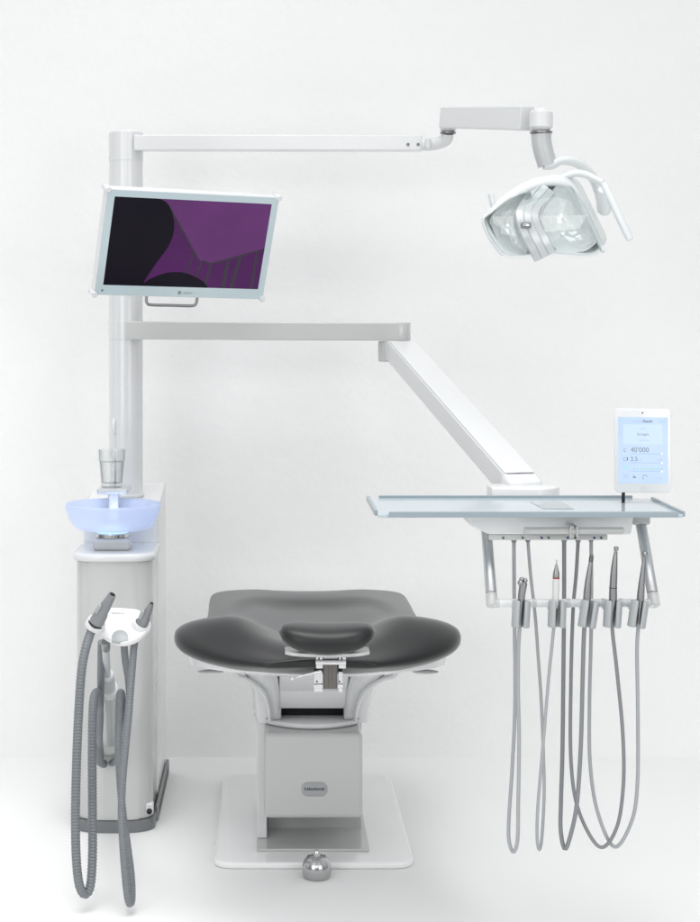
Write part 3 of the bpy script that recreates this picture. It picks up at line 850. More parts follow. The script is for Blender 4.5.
# ------------------------------------------------------------------ handpieces with their hoses
def hose_pts(a_leg, b_leg, d0, d1):
    """a_leg down from the outlet, b_leg up to the holder; distances run d0 -> d1"""
    allp = a_leg + b_leg; n = len(allp)
    return [P(u, v, d0 + (d1 - d0) * i / (n - 1)) for i, (u, v) in enumerate(allp)]
def handpiece(label, a_leg, b_leg, rpx, hm, d0=4.0, cat='handpiece'):
    t = thing('dental_handpiece', P(*b_leg[-1], DI), label, cat, 'instruments hanging in the holder bar')
    bm = B(); pts, L = spline(hose_pts(a_leg, b_leg, d0, DI), .006); sweep(bm, pts, S(rpx, 3.9), 12)
    h = put('hose', bm, hm, t)
    c = P(*a_leg[0], d0)
    bm = B(); lathe(bm, [(.0085, 0), (.0085, -.004), (.0055, -.012), (.0050, -.014)], T((c.x, c.y, P(0, 540.3, yb).z + .001)), 20); put('hose_collar', bm, GREYPL, h)
    return t
def axis_pts(lst):   # (u, v, r_px)
    return [P(u, v, DI) for u, v, r in lst], [S(r, DI) for u, v, r in lst]

t = handpiece('short grey syringe with round buttons on top in the leftmost holder', [(513.8, 541), (514.2, 600), (515, 700), (512.3, 765), (509, 815), (508.8, 840)],
              [(513.2, 852), (517.4, 840), (518.2, 800), (519, 740), (518, 690), (518.3, 650), (519.6, 626)], 1.9, HOSE, 3.99)
bm = B(); p_, r_ = axis_pts([(519.6, 628, 2.0), (520, 618, 2.4), (520.8, 604, 3.2), (521.4, 596, 3.6), (522.6, 588, 3.9), (523, 584, 4.2), (523, 581.5, 3.2)]); rod(bm, p_, r_); bd = put('body', bm, STEEL, t)
bm = B()
ball(bm, P(520.6, 582.8, DI - .008), S(3.2, DI), 16, (1, 1, .9)); ball(bm, P(525.3, 580.6, DI - .006), S(2.2, DI), 16, (1, 1, 1.2)); ball(bm, P(521.6, 579.6, DI), S(2.6, DI), 16)
put('button', bm, STEEL, bd)

t = handpiece('slim white scaler with a red ring and needle tip', [(527.8, 541), (530.5, 575), (535, 615), (538.3, 660), (541.2, 702), (543.6, 763), (543.9, 800), (541.6, 840)],
              [(538.9, 849.5), (537.0, 836), (537.9, 805), (542.7, 748), (548.4, 680), (552, 645), (554, 624)], 1.65, HOSE, 4.0)
bm = B(); p_, r_ = axis_pts([(554, 627, 1.8), (554.6, 616, 2.0), (555, 607, 2.8)]); rod(bm, p_, r_); put('coupling', bm, STEEL, t)
bm = B(); p_, r_ = axis_pts([(554.9, 608, 2.9), (555.2, 603, 3.3), (555.8, 585, 3.4), (556, 578.6, 3.4)]); rod(bm, p_, r_); bd = put('body', bm, mat('scaler_white', (.60, .60, .595), .3, coat=.3), t)
bm = B(); p_, r_ = axis_pts([(556, 578.6, 3.5), (556.03, 577.6, 3.5)]); rod(bm, p_, r_); put('red_ring', bm, REDRING, bd)
bm = B(); p_, r_ = axis_pts([(556.03, 577.2, 3.4), (556.1, 573, 3.2), (556.2, 567.5, 1.7), (556.3, 566, 1.6), (556.4, 563.5, .6), (556.6, 559.5, .4)]); rod(bm, p_, r_); put('tip', bm, STEEL, t)

t = handpiece('grey handpiece with dark worn head in the middle holder beside the white scaler', [(564, 541), (564, 590), (563.6, 640), (562.4, 748), (560.9, 800), (560.6, 830)],
              [(564.6, 849), (570.2, 836), (576.6, 805), (580.6, 748), (582.5, 680), (583.6, 640), (584.8, 620)], 2.15, HOSED, 3.985)
bm = B(); p_, r_ = axis_pts([(584.8, 622, 2.0), (585.7, 612, 2.9), (586.2, 606, 3.8), (587.3, 592, 3.9), (588, 582, 3.3), (589.6, 570, 2.6), (591, 560, 1.9)]); rod(bm, p_, r_); bd = put('body', bm, STEEL, t)
bm = B(); p_, r_ = axis_pts([(590.6, 562, 2.2), (591.2, 557.5, 2.3), (591.3, 555.6, 1.6)]); rod(bm, p_, r_); ball(bm, P(591.6, 556.2, DI - .006), S(1.9, DI), 14); put('head', bm, DSTEEL, t)
bm = B(); p_, r_ = axis_pts([(587.25, 592.6, 4.0), (587.32, 591.9, 4.0)]); rod(bm, p_, r_); put('seam_ring', bm, GREYPL, bd)

t = handpiece('tallest steel handpiece with a dark seam round its body, second holder from right', [(578, 541), (576, 575), (573, 610), (570.8, 683), (571, 763), (579, 812)],
              [(599.6, 847), (616.4, 828), (623.2, 785), (622.6, 733), (616.9, 672), (612.6, 634), (611.8, 618)], 1.85, HOSED, 3.99)
bm = B(); p_, r_ = axis_pts([(611.8, 621, 2.0), (612.2, 610, 2.5), (612.7, 604, 3.9), (612.9, 596, 4.1), (613, 588, 3.8), (613.5, 578, 3.7), (614.2, 566, 3.1), (615.2, 556, 2.2), (615.7, 551, 1.7)]); rod(bm, p_, r_); bd = put('body', bm, STEEL, t)
bm = B(); pill(bm, P(616, 550.6, DI - .001), P(616.2, 546.6, DI - .001), S(2.3, DI), 18, .3); ball(bm, P(615.2, 552.3, DI - .007), S(1.2, DI), 12); put('head', bm, STEEL, t)
bm = B(); p_, r_ = axis_pts([(612.98, 588.1, 4.0), (613.0, 587.4, 4.0)]); rod(bm, p_, r_); put('seam_ring', bm, BLACK, bd)

t = handpiece('slender grey handpiece with bead shaped head in the rightmost holder by the post', [(591, 541), (591.3, 580), (591, 634), (589.4, 702), (590, 763), (597.5, 812)],
              [(614.4, 847), (631.6, 821), (637.4, 782), (637.7, 710), (636.9, 650), (638.6, 622)], 1.85, HOSE, 4.005)
bm = B(); p_, r_ = axis_pts([(638.6, 624, 2.0), (639.2, 614, 2.6), (639.8, 605, 3.6), (640.5, 596, 3.8), (641.6, 582, 3.1), (643, 568, 2.2), (644, 558, 1.5)]); rod(bm, p_, r_); bd = put('body', bm, STEEL, t)
bm = B(); ball(bm, P(645, 553.8, DI - .003), S(2.7, DI), 18, (1.1, 1, .9)); p_, r_ = axis_pts([(643.8, 560, 1.7), (644.4, 555.5, 1.7)]); rod(bm, p_, r_); put('head', bm, STEEL, t)

# ------------------------------------------------------------------ suction arm, holder and the two suction handpieces
SDp = 4.37
sarm = thing('suction_holder_stand', P(110, 742, 4.98), 'white suction holder block on a jointed grey arm before the cabinet front', 'suction arm')
bm = B(); box(bm, P(101, 752, 4.99), P(119.5, 727, 4.93), .012, 4); put('arm_mount', bm, PANEL, sarm, wn=True)
j0, j1, j2, j3 = P(111, 738, 4.94), P(108, 690, 4.62), P(107, 676, 4.56), P(105.8, 645, 4.42)
bm = B(); sweep(bm, spline([j0, j0.lerp(j1, .3), j0.lerp(j1, .9), j1], .01)[0], .0265, 28); put('lower_arm', bm, ARMGREY, sarm)
bm = B()
tdir = (j1 - j0).normalized()
pill(bm, j1 - tdir * .012, j1 + tdir * .018, .0305, 28, .4); put('arm_joint', bm, WHITEM, sarm)
bm = B(); sweep(bm, spline([j1, j1.lerp(j2, .5), j2], .01)[0], .021, 24); put('middle_arm', bm, ARMGREY, sarm)
bm = B(); pill(bm, j2 - (j3 - j2).normalized() * .02, j2 + (j3 - j2).normalized() * .014, .0195, 28, .4); put('arm_joint', bm, WHITEM, sarm)
bm = B(); sweep(bm, spline([j2, j2.lerp(j3, .5), j3], .01)[0], .0105, 20); put('upper_arm', bm, ARMGREY, sarm)
bm = B(); pill(bm, j3.lerp(j2, .12), j3 + (j3 - j2).normalized() * .02, .012, 20, .2); put('arm_ferrule', bm, STEEL, sarm)
# holder block: saddle plate seen from above the front; outline in the photo, tilted towards the viewer
hb_o = [(104.8, 608.5), (112, 607.4), (130, 608.2), (139.6, 610), (144, 616), (151, 625), (146, 632), (139, 637.5), (130, 641.3), (119, 642), (108, 637.8), (97.5, 630), (88.5, 626.5), (92.5, 620.5), (99.5, 616)]
pl_ = spline([Vector((u, v, 0)) for u, v in hb_o] + [Vector((*hb_o[0], 0))], 1.6)[0][:-1]
def hbp(p, lift):
    vv = (p.y - 608) / 34.0                     # 0 at the back edge, 1 at the front edge
    return P(p.x, p.y, SDp + .055 - .085 * vv) + Vector((0, .015, .028)) * 0 - Vector((0, -.012, .030)) * lift
cxy = sum(pl_, Vector()) / len(pl_)
bm = B()
rr = []
for lf, s_ in ((.50, .80), (.48, .93), (.40, .985), (.30, 1.0), (.06, 1.0), (.01, .985), (-.015, .95), (-.03, .75), (-.045, .45), (-.05, .2)):
    rr.append([hbp(cxy + (p - cxy) * s_, lf) for p in pl_])
loft(bm, rr); put('holder_block', bm, PADW, sarm, sharp=60)
hblk = COL.objects['holder_block']
# grey thumb pad
bm = B()
pad = [(112.3, 641)] + [(120.3 + 8.2 * math.cos(R(180 - 180 * k / 14)), 637.8 - 7.4 * math.sin(R(180 - 180 * k / 14))) for k in range(15)] + [(128.5, 640.8), (120, 642.2)]
pp = [Vector((u, v, 0)) for u, v in pad]
def rr_(lf): return [hbp(p, lf) for p in pp]
loft(bm, [rr_(.2), rr_(-.06), [hbp(sum(pp, Vector()) / len(pp) + (p - sum(pp, Vector()) / len(pp)) * .9, -.085) for p in pp]]); put('thumb_pad', bm, CLIP, hblk, sharp=40)
bm = B()
oT = hbp(Vector((118.2, 613.8, 0)), -.055)
ux = (hbp(Vector((130, 614.6, 0)), 0) - hbp(Vector((108, 613.4, 0)), 0)); uz = (hbp(Vector((118, 610, 0)), 0) - hbp(Vector((118, 630, 0)), 0))
text_bm(bm, 'hekadental', .0082, frame(oT, ux, uz) @ T((0, 0, .0015)), 'CENTER', .012); put('holder_lettering', bm, INKL, hblk)
# clip rings
def clip(c, ax, r, h):
    bm = B(); ax = Vector(ax).normalized()
    xv = ax.orthogonal().normalized(); yv = ax.cross(xv)
    M = Matrix(((xv.x, yv.x, ax.x, c.x), (xv.y, yv.y, ax.y, c.y), (xv.z, yv.z, ax.z, c.z), (0, 0, 0, 1)))
    lathe(bm, [(r * .74, -h), (r * .95, -h), (r, -h * .7), (r, h * .7), (r * .95, h), (r * .74, h), (r * .72, 0), (r * .74, -h)], M, 32, caps=False)
    put('clip_ring', bm, PADW, sarm, sharp=50)
aL0, aL1 = P(93.5, 627.5, SDp - .01), P(112.5, 594.5, SDp - .045)
aR0, aR1 = P(140, 628, SDp + .02), P(151.8, 603.5, SDp - .015)
clip(P(95.5, 624, SDp - .006), aL1 - aL0, .0245, .012)
clip(P(141, 626, SDp + .018), aR1 - aR0, .0250, .011)
# short hose stubs behind the arm
for pts_ in ([(101.5, 642, 4.45), (101, 665, 4.5), (100.6, 700, 4.56), (99.4, 735, 4.68), (101, 757, 4.88)], [(124, 642, 4.44), (125.5, 660, 4.46), (128.6, 680, 4.48), (129.5, 700, 4.5), (125.5, 730, 4.62), (117, 757, 4.9)]):
    bm = B(); pts, L = spline([P(*q_) for q_ in pts_], .0022); sweep(bm, pts, [S(3.6, 4.5) * (1 + .05 * math.sin(2 * math.pi * i / 4)) for i in range(len(pts))], 14)
    put('drain_hose', bm, RIBHOSE, sarm)

def suction(label, a0, a1, rads, hose, rpx, rib=.0080):
    t = thing('suction_handpiece', a0, label, 'suction hose', 'suction handpieces on the cabinet holder')
    ax = (a1 - a0)
    bm = B()
    n = len(rads)
    rod(bm, [a0 + ax * f for f, r in rads], [r for f, r in rads], 28, True)
    bd = put('nozzle', bm, GREYPL, t)
    # dark mouth
    e = a1; r_end = rads[-1][1]
    bm = B(); axn = ax.normalized(); rod(bm, [e - axn * .001, e + axn * .0012], [r_end * .72, r_end * .72], 24); put('nozzle_mouth', bm, DARKREC, bd)
    bm = B(); rod(bm, [a0 + ax * .12, a0 + ax * .16], [max(r for f, r in rads) * 1.04] * 2, 28); put('seal_ring', bm, BLACK, bd)
    side = Vector((-.7, -.6, .3)); side = (side - axn * side.dot(axn)).normalized()
    bm = B(); c = a0 + ax * .55 + side * (rads[len(rads) // 2][1] * .92)
    M = frame(c, axn, side)
    box(bm, (-.014, -.003, -.006), (.014, .004, .006), .003, 3, M); put('slide_valve', bm, CLIP, bd, wn=True)
    pts, L = spline([P(*q_) for q_ in hose], rib / 4)
    bm = B(); r0 = S(rpx, 4.38)
    seq = (-.13, .015, .04, .015)
    sweep(bm, pts, [r0 * (.955 + seq[i % 4]) for i in range(len(pts))], 18)
    put('ribbed_hose', bm, RIBHOSE, t, sharp=80)
    return t
DH = 4.30
suction('larger grey suction nozzle in the left clip with a thick ribbed hose', aL0, aL1,
        [(-.12, .0125), (0, .0145), (.14, .0205), (.16, .0195), (.42, .0180), (.5, .0150), (.62, .0145), (.97, .0105), (1, .0098)],
        [(94.5, 625, SDp - .005), (91, 632, SDp - .012), (86, 648, DH + .03), (81.6, 672, DH + .01), (78.6, 717, DH), (76.6, 765, DH), (75.6, 815, DH), (76.4, 858, DH), (79.5, 885, DH), (85.3, 894, DH + .01), (90.6, 885, DH + .02), (92.6, 855, DH + .04), (92.6, 815, DH + .06), (92.3, 756, DH + .09), (92.8, 715, DH + .12), (94.2, 698, DH + .15), (97, 692.5, DH + .19), (99, 699, DH + .25), (99.6, 718, DH + .33), (98.6, 738, DH + .42), (98.4, 752, DH + .50), (100, 761, DH + .58), (104, 764, DH + .66)], 4.7)
suction('smaller grey suction nozzle in the right clip with a thinner ribbed hose', aR0, aR1,
        [(-.16, .012), (0, .0140), (.14, .0165), (.16, .0160), (.40, .0145), (.5, .0115), (.65, .0105), (.97, .0066), (1, .006)],
        [(138.5, 632, SDp + .015), (135.5, 638, SDp + .01), (133.8, 650, SDp), (132.2, 670, DH + .05), (130.4, 692, DH + .03), (128.6, 717, DH + .01), (125.8, 745, DH), (122.4, 785, DH - .005), (121.6, 815, DH - .01), (123.4, 850, DH - .015), (125.8, 880, DH - .02), (128.0, 898, DH - .02), (130.2, 903.5, DH - .015), (132, 897, DH), (131.2, 875, DH + .03), (127.6, 846, DH + .05), (123.2, 815, DH + .07), (120.0, 780, DH + .09), (118.4, 745, DH + .11), (118.9, 712, DH + .14), (119.6, 699, DH + .16), (121, 692.5, DH + .20), (122.2, 699, DH + .24), (122.3, 718, DH + .32), (121, 738, DH + .43), (119, 752, DH + .52), (116, 760, DH + .59), (112, 763, DH + .66)], 3.9, .0074)

# ------------------------------------------------------------------ dental chair
CXc = .120
chair = thing('dental_chair', (CXc, 5.0, 0), 'reclined dental chair with dark grey upholstery on a white lift base', 'dental chair')
def interp(tab_, x):
    for (a, va), (b_, vb) in zip(tab_, tab_[1:]):
        if x <= b_:
            t_ = max(0, (x - a) / (b_ - a)); t_ = t_ * t_ * (3 - 2 * t_) if False else t_
            return va + (vb - va) * t_
    return tab_[-1][1]
HWT = [(4.02, .135), (4.05, .175), (4.10, .235), (4.16, .300), (4.22, .345), (4.28, .366), (4.35, .362), (4.43, .340), (4.51, .317), (4.65, .303), (4.75, .300), (4.90, .298), (5.10, .304), (5.30, .308), (5.40, .307), (5.45, .296), (5.49, .27), (5.51, .24)]
ZE = [(4.02, .697), (4.08, .703), (4.13, .712), (4.18, .727), (4.24, .746), (4.30, .759), (4.35, .754), (4.42, .730), (4.49, .705), (4.6, .692), (4.9, .679), (5.2, .658), (5.45, .640), (5.51, .625)]   # rim height
ZC = [(4.02, .700), (4.06, .711), (4.11, .716), (4.17, .711), (4.24, .696), (4.32, .682), (4.5, .668), (4.8, .654), (5.1, .640), (5.4, .634), (5.51, .622)]   # middle height
ZB = [(4.02, .652), (4.06, .640), (4.10, .630), (4.25, .618), (4.5, .610), (4.9, .60), (5.3, .585), (5.45, .59), (5.51, .60)]     # underside
def smoothtab(tab_, x):
    return (interp(tab_, x - .02) + interp(tab_, x) + interp(tab_, x + .02)) / 3 if tab_[0][0] + .03 < x < tab_[-1][0] - .03 else interp(tab_, x)
def chair_ring(d, shrink=0.0, n=80):
    w = smoothtab(HWT, d) - shrink; ze, zc, zb_ = smoothtab(ZE, d), smoothtab(ZC, d), smoothtab(ZB, d)
    o = []
    for k in range(n):
        th = 2 * math.pi * k / n
        c, s = math.cos(th), math.sin(th)
        xx = math.copysign(abs(c) ** .60, c)
        ax_ = abs(xx)
        # top profile: low in the middle, rising to a soft bolster near the edges
        g = min(1, max(0, (ax_ - .15) / .47)); g = g * g * (3 - 2 * g)
        top = zc + (ze - zc) * g
        q_ = ((w * xx) / .235) ** 2 + ((d - 4.86) / .40) ** 2
        e_ = min(1, max(0, (1.12 - q_) / .45)); top -= .016 * e_ * e_ * (3 - 2 * e_)
        # the underside rises to the wing edges near the head end
        hgt = max(0, min(1, (4.75 - d) / .4))
        bot = zb_ + (ax_ ** 2.2) * .010
        mid = bot + (top - bot) * .56
        zz = mid + (top - mid) * abs(s) ** .82 if s >= 0 else mid - (mid - bot) * abs(s) ** .8
        under = max(0.0, (mid - zz) / (mid - bot)) * max(0.0, min(1.0, (4.8 - d) / .4))
        o.append(Vector((CXc + w * xx * (1 - .05 * under ** 2), d + .055 * under ** 2, zz)))
    return o
ds = [4.02, 4.035, 4.055, 4.08, 4.11, 4.15, 4.19, 4.23, 4.27, 4.31, 4.36, 4.42, 4.46, 4.5, 4.54, 4.58, 4.63, 4.7, 4.8, 4.9, 5.0, 5.08, 5.14, 5.2, 5.25, 5.3, 5.38, 5.43, 5.46, 5.485, 5.505]
bm = B()
rings = []
r0 = chair_ring(4.02); c0 = sum(r0, Vector()) / len(r0)
rings.append([c0 + (p - c0) * .55 + Vector((0, -.008, 0)) for p in r0]); rings.append([c0 + (p - c0) * .85 + Vector((0, -.005, 0)) for p in r0])
rings += [chair_ring(d) for d in ds]
r1 = chair_ring(5.505); c1 = sum(r1, Vector()) / len(r1)
rings.append([c1 + (p - c1) * .8 + Vector((0, .008, 0)) for p in r1]); rings.append([c1 + (p - c1) * .4 + Vector((0, .010, 0)) for p in r1])
loft(bm, rings)
put('upholstery', bm, LEATHER, chair, sub=1, sharp=180)
# thin white shell under the upholstery
bm = B()
rr = []
for d in [4.10, 4.12, 4.15, 4.19, 4.24, 4.30, 4.38, 4.48, 4.6, 4.75, 4.9, 5.2, 5.45]:
    w = smoothtab(HWT, d - .055) * .92; zb_ = smoothtab(ZB, d - .05) + .006
    n = 24; top_, bot_ = [], []
    for k in range(n + 1):
        xx = -1 + 2 * k / n
        z = zb_ + abs(xx) ** 2.2 * .012
        top_.append(Vector((CXc + w * xx, d, z + .014))); bot_.append(Vector((CXc + w * xx * .985, d, z - .009)))
    rr.append(top_ + bot_[::-1])
loft(bm, rr)
put('seat_shell', bm, WHITE, chair, sharp=50)
# flared carriers left and right
for sgn in (-1, 1):
    bm = B()
    rr = []
    # z, inner x, outer x, front y, back y
    for z, xi, xo, yf, yb_ in ((.362, .088, .160, 4.80, 4.98), (.40, .088, .168, 4.78, 4.98), (.44, .09, .171, 4.74, 4.97), (.48, .092, .174, 4.68, 4.95), (.52, .095, .181, 4.60, 4.93), (.555, .10, .197, 4.52, 4.92), (.585, .105, .222, 4.44, 4.90), (.610, .11, .258, 4.38, 4.88), (.626, .11, .29, 4.33, 4.86), (.636, .11, .31, 4.31, 4.84)):
        cx_, cy_, hw, hh = (xi + xo) / 2, (yf + yb_) / 2, (xo - xi) / 2, (yb_ - yf) / 2
        ring_ = []
        for k in range(32):
            th = 2 * math.pi * k / 32; c, s = math.cos(th), math.sin(th)
            ring_.append(Vector((CXc + sgn * (cx_ + hw * math.copysign(abs(c) ** .4, c)), cy_ + hh * math.copysign(abs(s) ** .4, s), z)))
        rr.append(ring_)
    loft(bm, rr)
    put('carrier_arm', bm, WHITE, chair, sharp=60)
    bm = B(); ball(bm, Vector((CXc + sgn * .268, 4.24, .6225)), .033, 20, (1, .5, .16)); put('release_tab', bm, GREYW, chair)
for sgn in (-1, 1):
    bm = B(); rp = [P(u, v, d) for u, v, d in ((236, 675.5, 4.49), (246, 678.5, 4.535), (254, 683, 4.588), (260.5, 688.5, 4.638), (265, 695, 4.685), (268.5, 706, 4.743), (270, 718, 4.785))]
    if sgn > 0: rp = [Vector((2 * CXc - p.x, p.y, p.z)) for p in rp]
    rs = spline(rp, .008)[0]; sweep(bm, rs, [(.012, .0055)] * len(rs), 16, flat=Vector((0, 1, 0))); put('carrier_rim', bm, WHITE, chair)
# middle cover between the carriers
bm = B()
prism(bm, [(4.80, .402), (4.95, .402), (4.95, .60), (4.42, .620), (4.28, .626), (4.32, .610), (4.56, .555), (4.72, .47)], .19, Matrix(((0, 0, 1, CXc - .095), (1, 0, 0, 0), (0, 1, 0, 0), (0, 0, 0, 1))), .008, 3)
put('middle_cover', bm, WHITE, chair, wn=True)
bm = B(); box(bm, (CXc - .0875, 4.85, .3725), (CXc + .0875, 4.94, .4015)); put('tilt_slot', bm, DARKREC, chair)
# lift column, front cover, flange and base plate
bm = B(); box(bm, (CXc - .1283, 4.93, .02), (CXc + .146, 5.12, .355), .006, 3); put('lift_column', bm, GREYW, chair, wn=True)
bm = B(); box(bm, (CXc - .157, 4.83, .0275), (CXc - .1285, 5.14, .357), .003); put('column_side', bm, WHITEM, chair, wn=True)
bm = B()
fc = [(CXc - .1365, 4.72), (CXc - .12, 4.70), (CXc + .12, 4.70), (CXc + .1365, 4.72), (CXc + .15, 4.90), (CXc + .12, 5.02), (CXc - .12, 5.02), (CXc - .15, 4.90)]
box(bm, (CXc - .1365, 4.70, .121), (CXc + .1365, 4.96, .357), .013, 5); fcv = put('front_cover', bm, GREYW, chair, wn=True)
bm = B()
loft(bm, [[Vector((CXc + .166 * s_ * math.cos(2 * math.pi * k / 64), 4.915 + .175 * s_ * math.sin(2 * math.pi * k / 64), z)) for k in range(64)] for z, s_ in ((.3575, .96), (.3585, .985), (.361, .998), (.366, 1.0), (.3705, .99), (.372, .97))])
put('column_collar', bm, WHITE, chair, sharp=50)
for sgn in (-1, 1):
    bm = B(); xa_, xb_ = sorted((CXc + sgn * .088, CXc + sgn * .135)); box(bm, (xa_, 4.79, .3725), (xb_, 4.95, .43), .006); put('hinge_block', bm, GREYW, chair, wn=True)
bo = P(314.5, 789.3, 4.699)
bm = B(); prism(bm, rrect(.0355, .0195, .0165), .0022, FRONT(bo + Vector((0, .001, 0))), .0008, 2, True); bdg = put('badge', bm, BADGE, fcv, sharp=50)
bm = B(); text_bm(bm, 'hekadental', .0128, FRONT(bo + Vector((0, -.0016, .0015))), 'CENTER', .02); put('badge_lettering', bm, INK, bdg)
bm = B(); box(bm, (CXc - .157, 4.735, .019), (CXc + .157, 5.2, .027), .002, 2); put('column_flange', bm, PANEL, chair, wn=True)
bm = B()
def quad_round(pts, r, n=8):
    o = []
    m = len(pts)
    for i in range(m):
        p, a, c = Vector((*pts[i], 0)), Vector((*pts[i - 1], 0)), Vector((*pts[(i + 1) % m], 0))
        pa, pc = (a - p).normalized(), (c - p).normalized()
        s, e = p + pa * r, p + pc * r
        for k in range(n + 1):
            t = k / n; q_ = s * (1 - t) ** 2 + p * 2 * t * (1 - t) + e * t * t
            o.append((q_.x, q_.y))
    return o
prism(bm, quad_round([(CXc - .276, 4.64), (CXc + .276, 4.64), (CXc + .272, 5.54), (CXc - .272, 5.54)], .06), .0185, None, .007, 4, True)
bpl = put('base_plate', bm, BASEM, chair, sharp=50)
# headrest
HC = P(327, 637, 3.93)
hr = bm = B()
rr = []
N = 40
for i in range(25):
    t = -1 + 2 * i / 24
    e = (1 - abs(t) ** 2.6) ** .42 if abs(t) < 1 else 0.0
    e = max(e, .02)
    hx = .112 * t
    sad = .017 * t * t
    ring_ = []
    for k in range(N):
        th = 2 * math.pi * k / N; c, s = math.cos(th), math.sin(th)
        yy = .062 * e * math.copysign(abs(c) ** .75, c); zz = .031 * e * math.copysign(abs(s) ** .75, s)
        ring_.append(HC + Vector((hx, yy, zz + sad - .004 + yy * .08)))
    rr.append(ring_)
loft(bm, rr); hr = put('headrest', bm, LEATHER, chair, sharp=180)
bm = B()
rr = []
for i in range(15):
    t = -1 + 2 * i / 14; xx = .097 * t; z = .010 * t * t * 0 - .034 - .004 * (1 - t * t)
    w_ = .040 * (1 - .35 * abs(t) ** 6)
    rr.append([HC + Vector((xx, -w_, z + .006)), HC + Vector((xx, -w_ - .002, z)), HC + Vector((xx, -w_ + .004, z - .0025)), HC + Vector((xx, w_, z - .0025)), HC + Vector((xx, w_, z + .006))])
loft(bm, rr); put('headrest_plate', bm, GREYW, hr, sharp=50)
DB = 3.95
bm = B()
for u0, u1 in ((315.6, 323), (338, 346)): box(bm, P(u0, 665, DB + .03), P(u1, 652, DB - .012), .002)
pill(bm, P(315.6, 662.2, DB - .012), P(346, 662.2, DB - .012), S(2.7, DB), 20, .15)
brk = put('headrest_bracket', bm, CHROME, chair, wn=True)
bm = B(); box(bm, P(323, 660, DB + .03), P(338, 653, DB - .008), .002); pill(bm, P(323.5, 657, DB - .01), P(337.5, 657, DB - .01), S(2.3, DB), 18, .1); put('bracket_barrel', bm, STEEL, brk, wn=True)
bm = B(); box(bm, P(323.3, 688, DB + .05), P(337.2, 662, DB + .036), .002); box(bm, P(328.5, 687, DB + .037), P(331.5, 663, DB + .033), .001); sl = put('headrest_bar', bm, DSTEEL, chair, wn=True)
bm = B()
bm.free()
for u0, u1 in ((313.5, 322.8), (337.6, 343)):
    bm = B(); box(bm, P(u0, 688.3, DB + .07), P(u1, 672, DB + .028), .002)
    pill(bm, P(u0, 685.8, DB + .026), P(u1, 685.8, DB + .026), S(2.4, DB), 18, .15)
    put('lower_clamp', bm, CHROME, chair, wn=True)
for u, v, dd_ in ((319, 658.5, -.0125), (341.8, 658.5, -.0125), (317, 681.5, .0275), (339.5, 681.5, .0275)):
    bm = B(); lathe(bm, [(.002, 0), (.002, .002)], FRONT(P(u, v, DB + dd_)), 10); put('clamp_screw', bm, BLACK, brk)
bm = B(); rod(bm, [P(293, 678, DB + .01), P(296, 677, DB + .01), P(305, 675, DB + .015), P(321, 671.3, DB + .03)], [.0042, .0032, .0026, .0036], 14); ball(bm, P(292.5, 678.3, DB + .01), .0055, 14)
put('release_lever', bm, CHROME, chair)

# ------------------------------------------------------------------ chrome foot control on the floor in front of the base
FC = Vector((P(316.7, 0, 4.58).x, 4.575, 0))
foot = thing('foot_control', FC, 'small chrome dome foot control on the floor before the chair base', 'foot control')
bm = B()
lathe(bm, [(.033, 0), (.0365, .003), (.0392, .012), (.0398, .022), (.0385, .034), (.034, .046), (.026, .055), (.015, .0595), (.010, .0605)], T(FC), 48); fd = put('dome', bm, mat('foot_steel', (.5, .5, .505), .22, metal=1, rvar=.06), foot, sharp=60)
bm = B(); lathe(bm, [(.0085, .060), (.0085, .066), (.0095, .067), (.0095, .072), (.0065, .077), (.0015, .0785)], T(FC + Vector((0, -.006, -.002))), 24); put('knob', bm, CHROME, foot)
for k in range(3):
    a = R(-90 + 120 * k); bm = B()
    lathe(bm, [(.0018, -.003), (.0018, .0012)], T(FC + Vector((.025 * math.cos(a), .025 * math.sin(a), .0557))), 10)
    put('dome_screw', bm, DSTEEL, fd)

# ------------------------------------------------------------------ light: a white studio, brighter overhead than behind the camera
W0, W1 = .16, .78
w = bpy.data.worlds.new('World'); sc.world = w; w.use_nodes = True
bg = w.node_tree.nodes['Background']; bg.inputs['Strength'].default_value = 1.0
wt = w.node_tree
wc = wt.nodes.new('ShaderNodeTexCoord'); ws = wt.nodes.new('ShaderNodeSeparateXYZ'); wm = wt.nodes.new('ShaderNodeMapRange'); wm.interpolation_type = 'SMOOTHSTEP'
wm.inputs['From Min'].default_value = -.05; wm.inputs['From Max'].default_value = .75
wm.inputs['To Min'].default_value = W0; wm.inputs['To Max'].default_value = W1
wx = wt.nodes.new('ShaderNodeMix'); wx.data_type = 'RGBA'; wx.inputs['A'].default_value = (0, 0, 0, 1); wx.inputs['B'].default_value = (.97, .985, 1, 1)
wt.links.new(wc.outputs['Generated'], ws.inputs['Vector']); wt.links.new(ws.outputs['Z'], wm.inputs['Value']); wt.links.new(wm.outputs['Result'], wx.inputs['Factor']); wt.links.new(wx.outputs['Result'], bg.inputs['Color'])
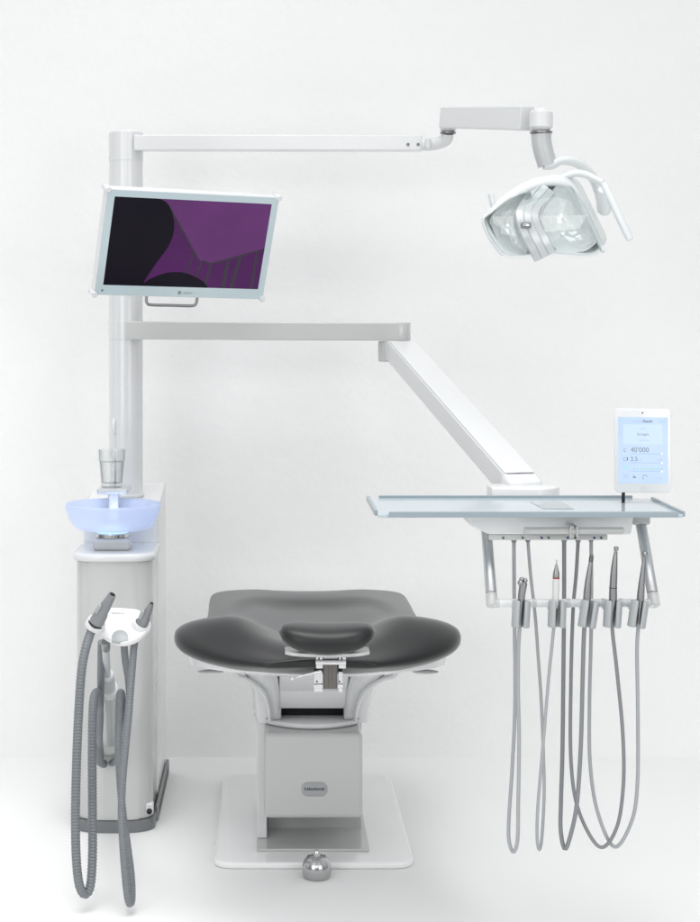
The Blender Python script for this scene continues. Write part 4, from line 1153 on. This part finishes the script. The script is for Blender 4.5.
def area(name, loc, target, sx, sy, power, col=(1, 1, 1)):
    l = bpy.data.lights.new(name, 'AREA'); l.shape = 'RECTANGLE'; l.size = sx; l.size_y = sy; l.energy = power; l.color = col
    o = bpy.data.objects.new(name, l); COL.objects.link(o); o.location = loc
    o.rotation_euler = (Vector(target) - Vector(loc)).to_track_quat('-Z', 'Y').to_euler()
    return o
area('softbox_overhead', (.2, 1.5, 5.5), (.2, 2.2, 0), 6.0, 3.6, 92)
area('wall_fill_left', (-2.3, .2, 1.9), (.1, 5.9, 1.0), 2.2, 2.2, 46)  # added fill out of view, brightens the wall evenly
area('wall_fill_right', (2.6, .2, 1.9), (.3, 5.9, 1.0), 2.2, 2.2, 40)  # its added partner on the right, also for the wall
area('floor_fill_left', (-4.2, 3.9, 1.4), (.2, 5.0, -.3), 2.2, 1.8, 6)  # low fill added out of view to lift floor and lower wall
area('floor_fill_right', (4.8, 3.9, 1.4), (.4, 5.0, -.3), 2.2, 1.8, 3)  # weaker added fill for the same floor and lower wall
area('wall_fill_front', (0, -.8, 2.7), (.1, 5.9, 1.0), 1.6, 1.2, 16)  # fill added above the camera to lift the middle of the wall
# added overhead fill, beam narrowed to brighten the floor and spare the upper wall
g = area('floor_fill_grid', (-.25, 3.5, 5.6), (-.15, 3.55, 0), 3.6, 2.4, 20); g.data.spread = R(55)
# LED inside the spittoon stem that lights the bowl
l = bpy.data.lights.new('bowl_led', 'POINT'); l.energy = .30; l.color = (.62, .74, 1.0); l.shadow_soft_size = .03
o = bpy.data.objects.new('bowl_led', l); COL.objects.link(o); o.location = BC2 + Vector((0, 0, .905))

# ------------------------------------------------------------------ camera
cam = bpy.data.cameras.new('camera'); co = bpy.data.objects.new('camera', cam); COL.objects.link(co)
co.location = (0, 0, EYE); co.rotation_euler = (math.pi / 2, 0, 0)
cam.sensor_fit = 'AUTO'; cam.sensor_width = 36; cam.lens = 36 * F / 922
cam.shift_x = (350 - 270) / 922; cam.shift_y = (320 - 461) / 922
cam.clip_start = .05; cam.clip_end = 100
sc.camera = co
sc.view_settings.view_transform = 'Standard'; sc.view_settings.look = 'None'
sc.view_settings.exposure = .06; sc.view_settings.gamma = 1
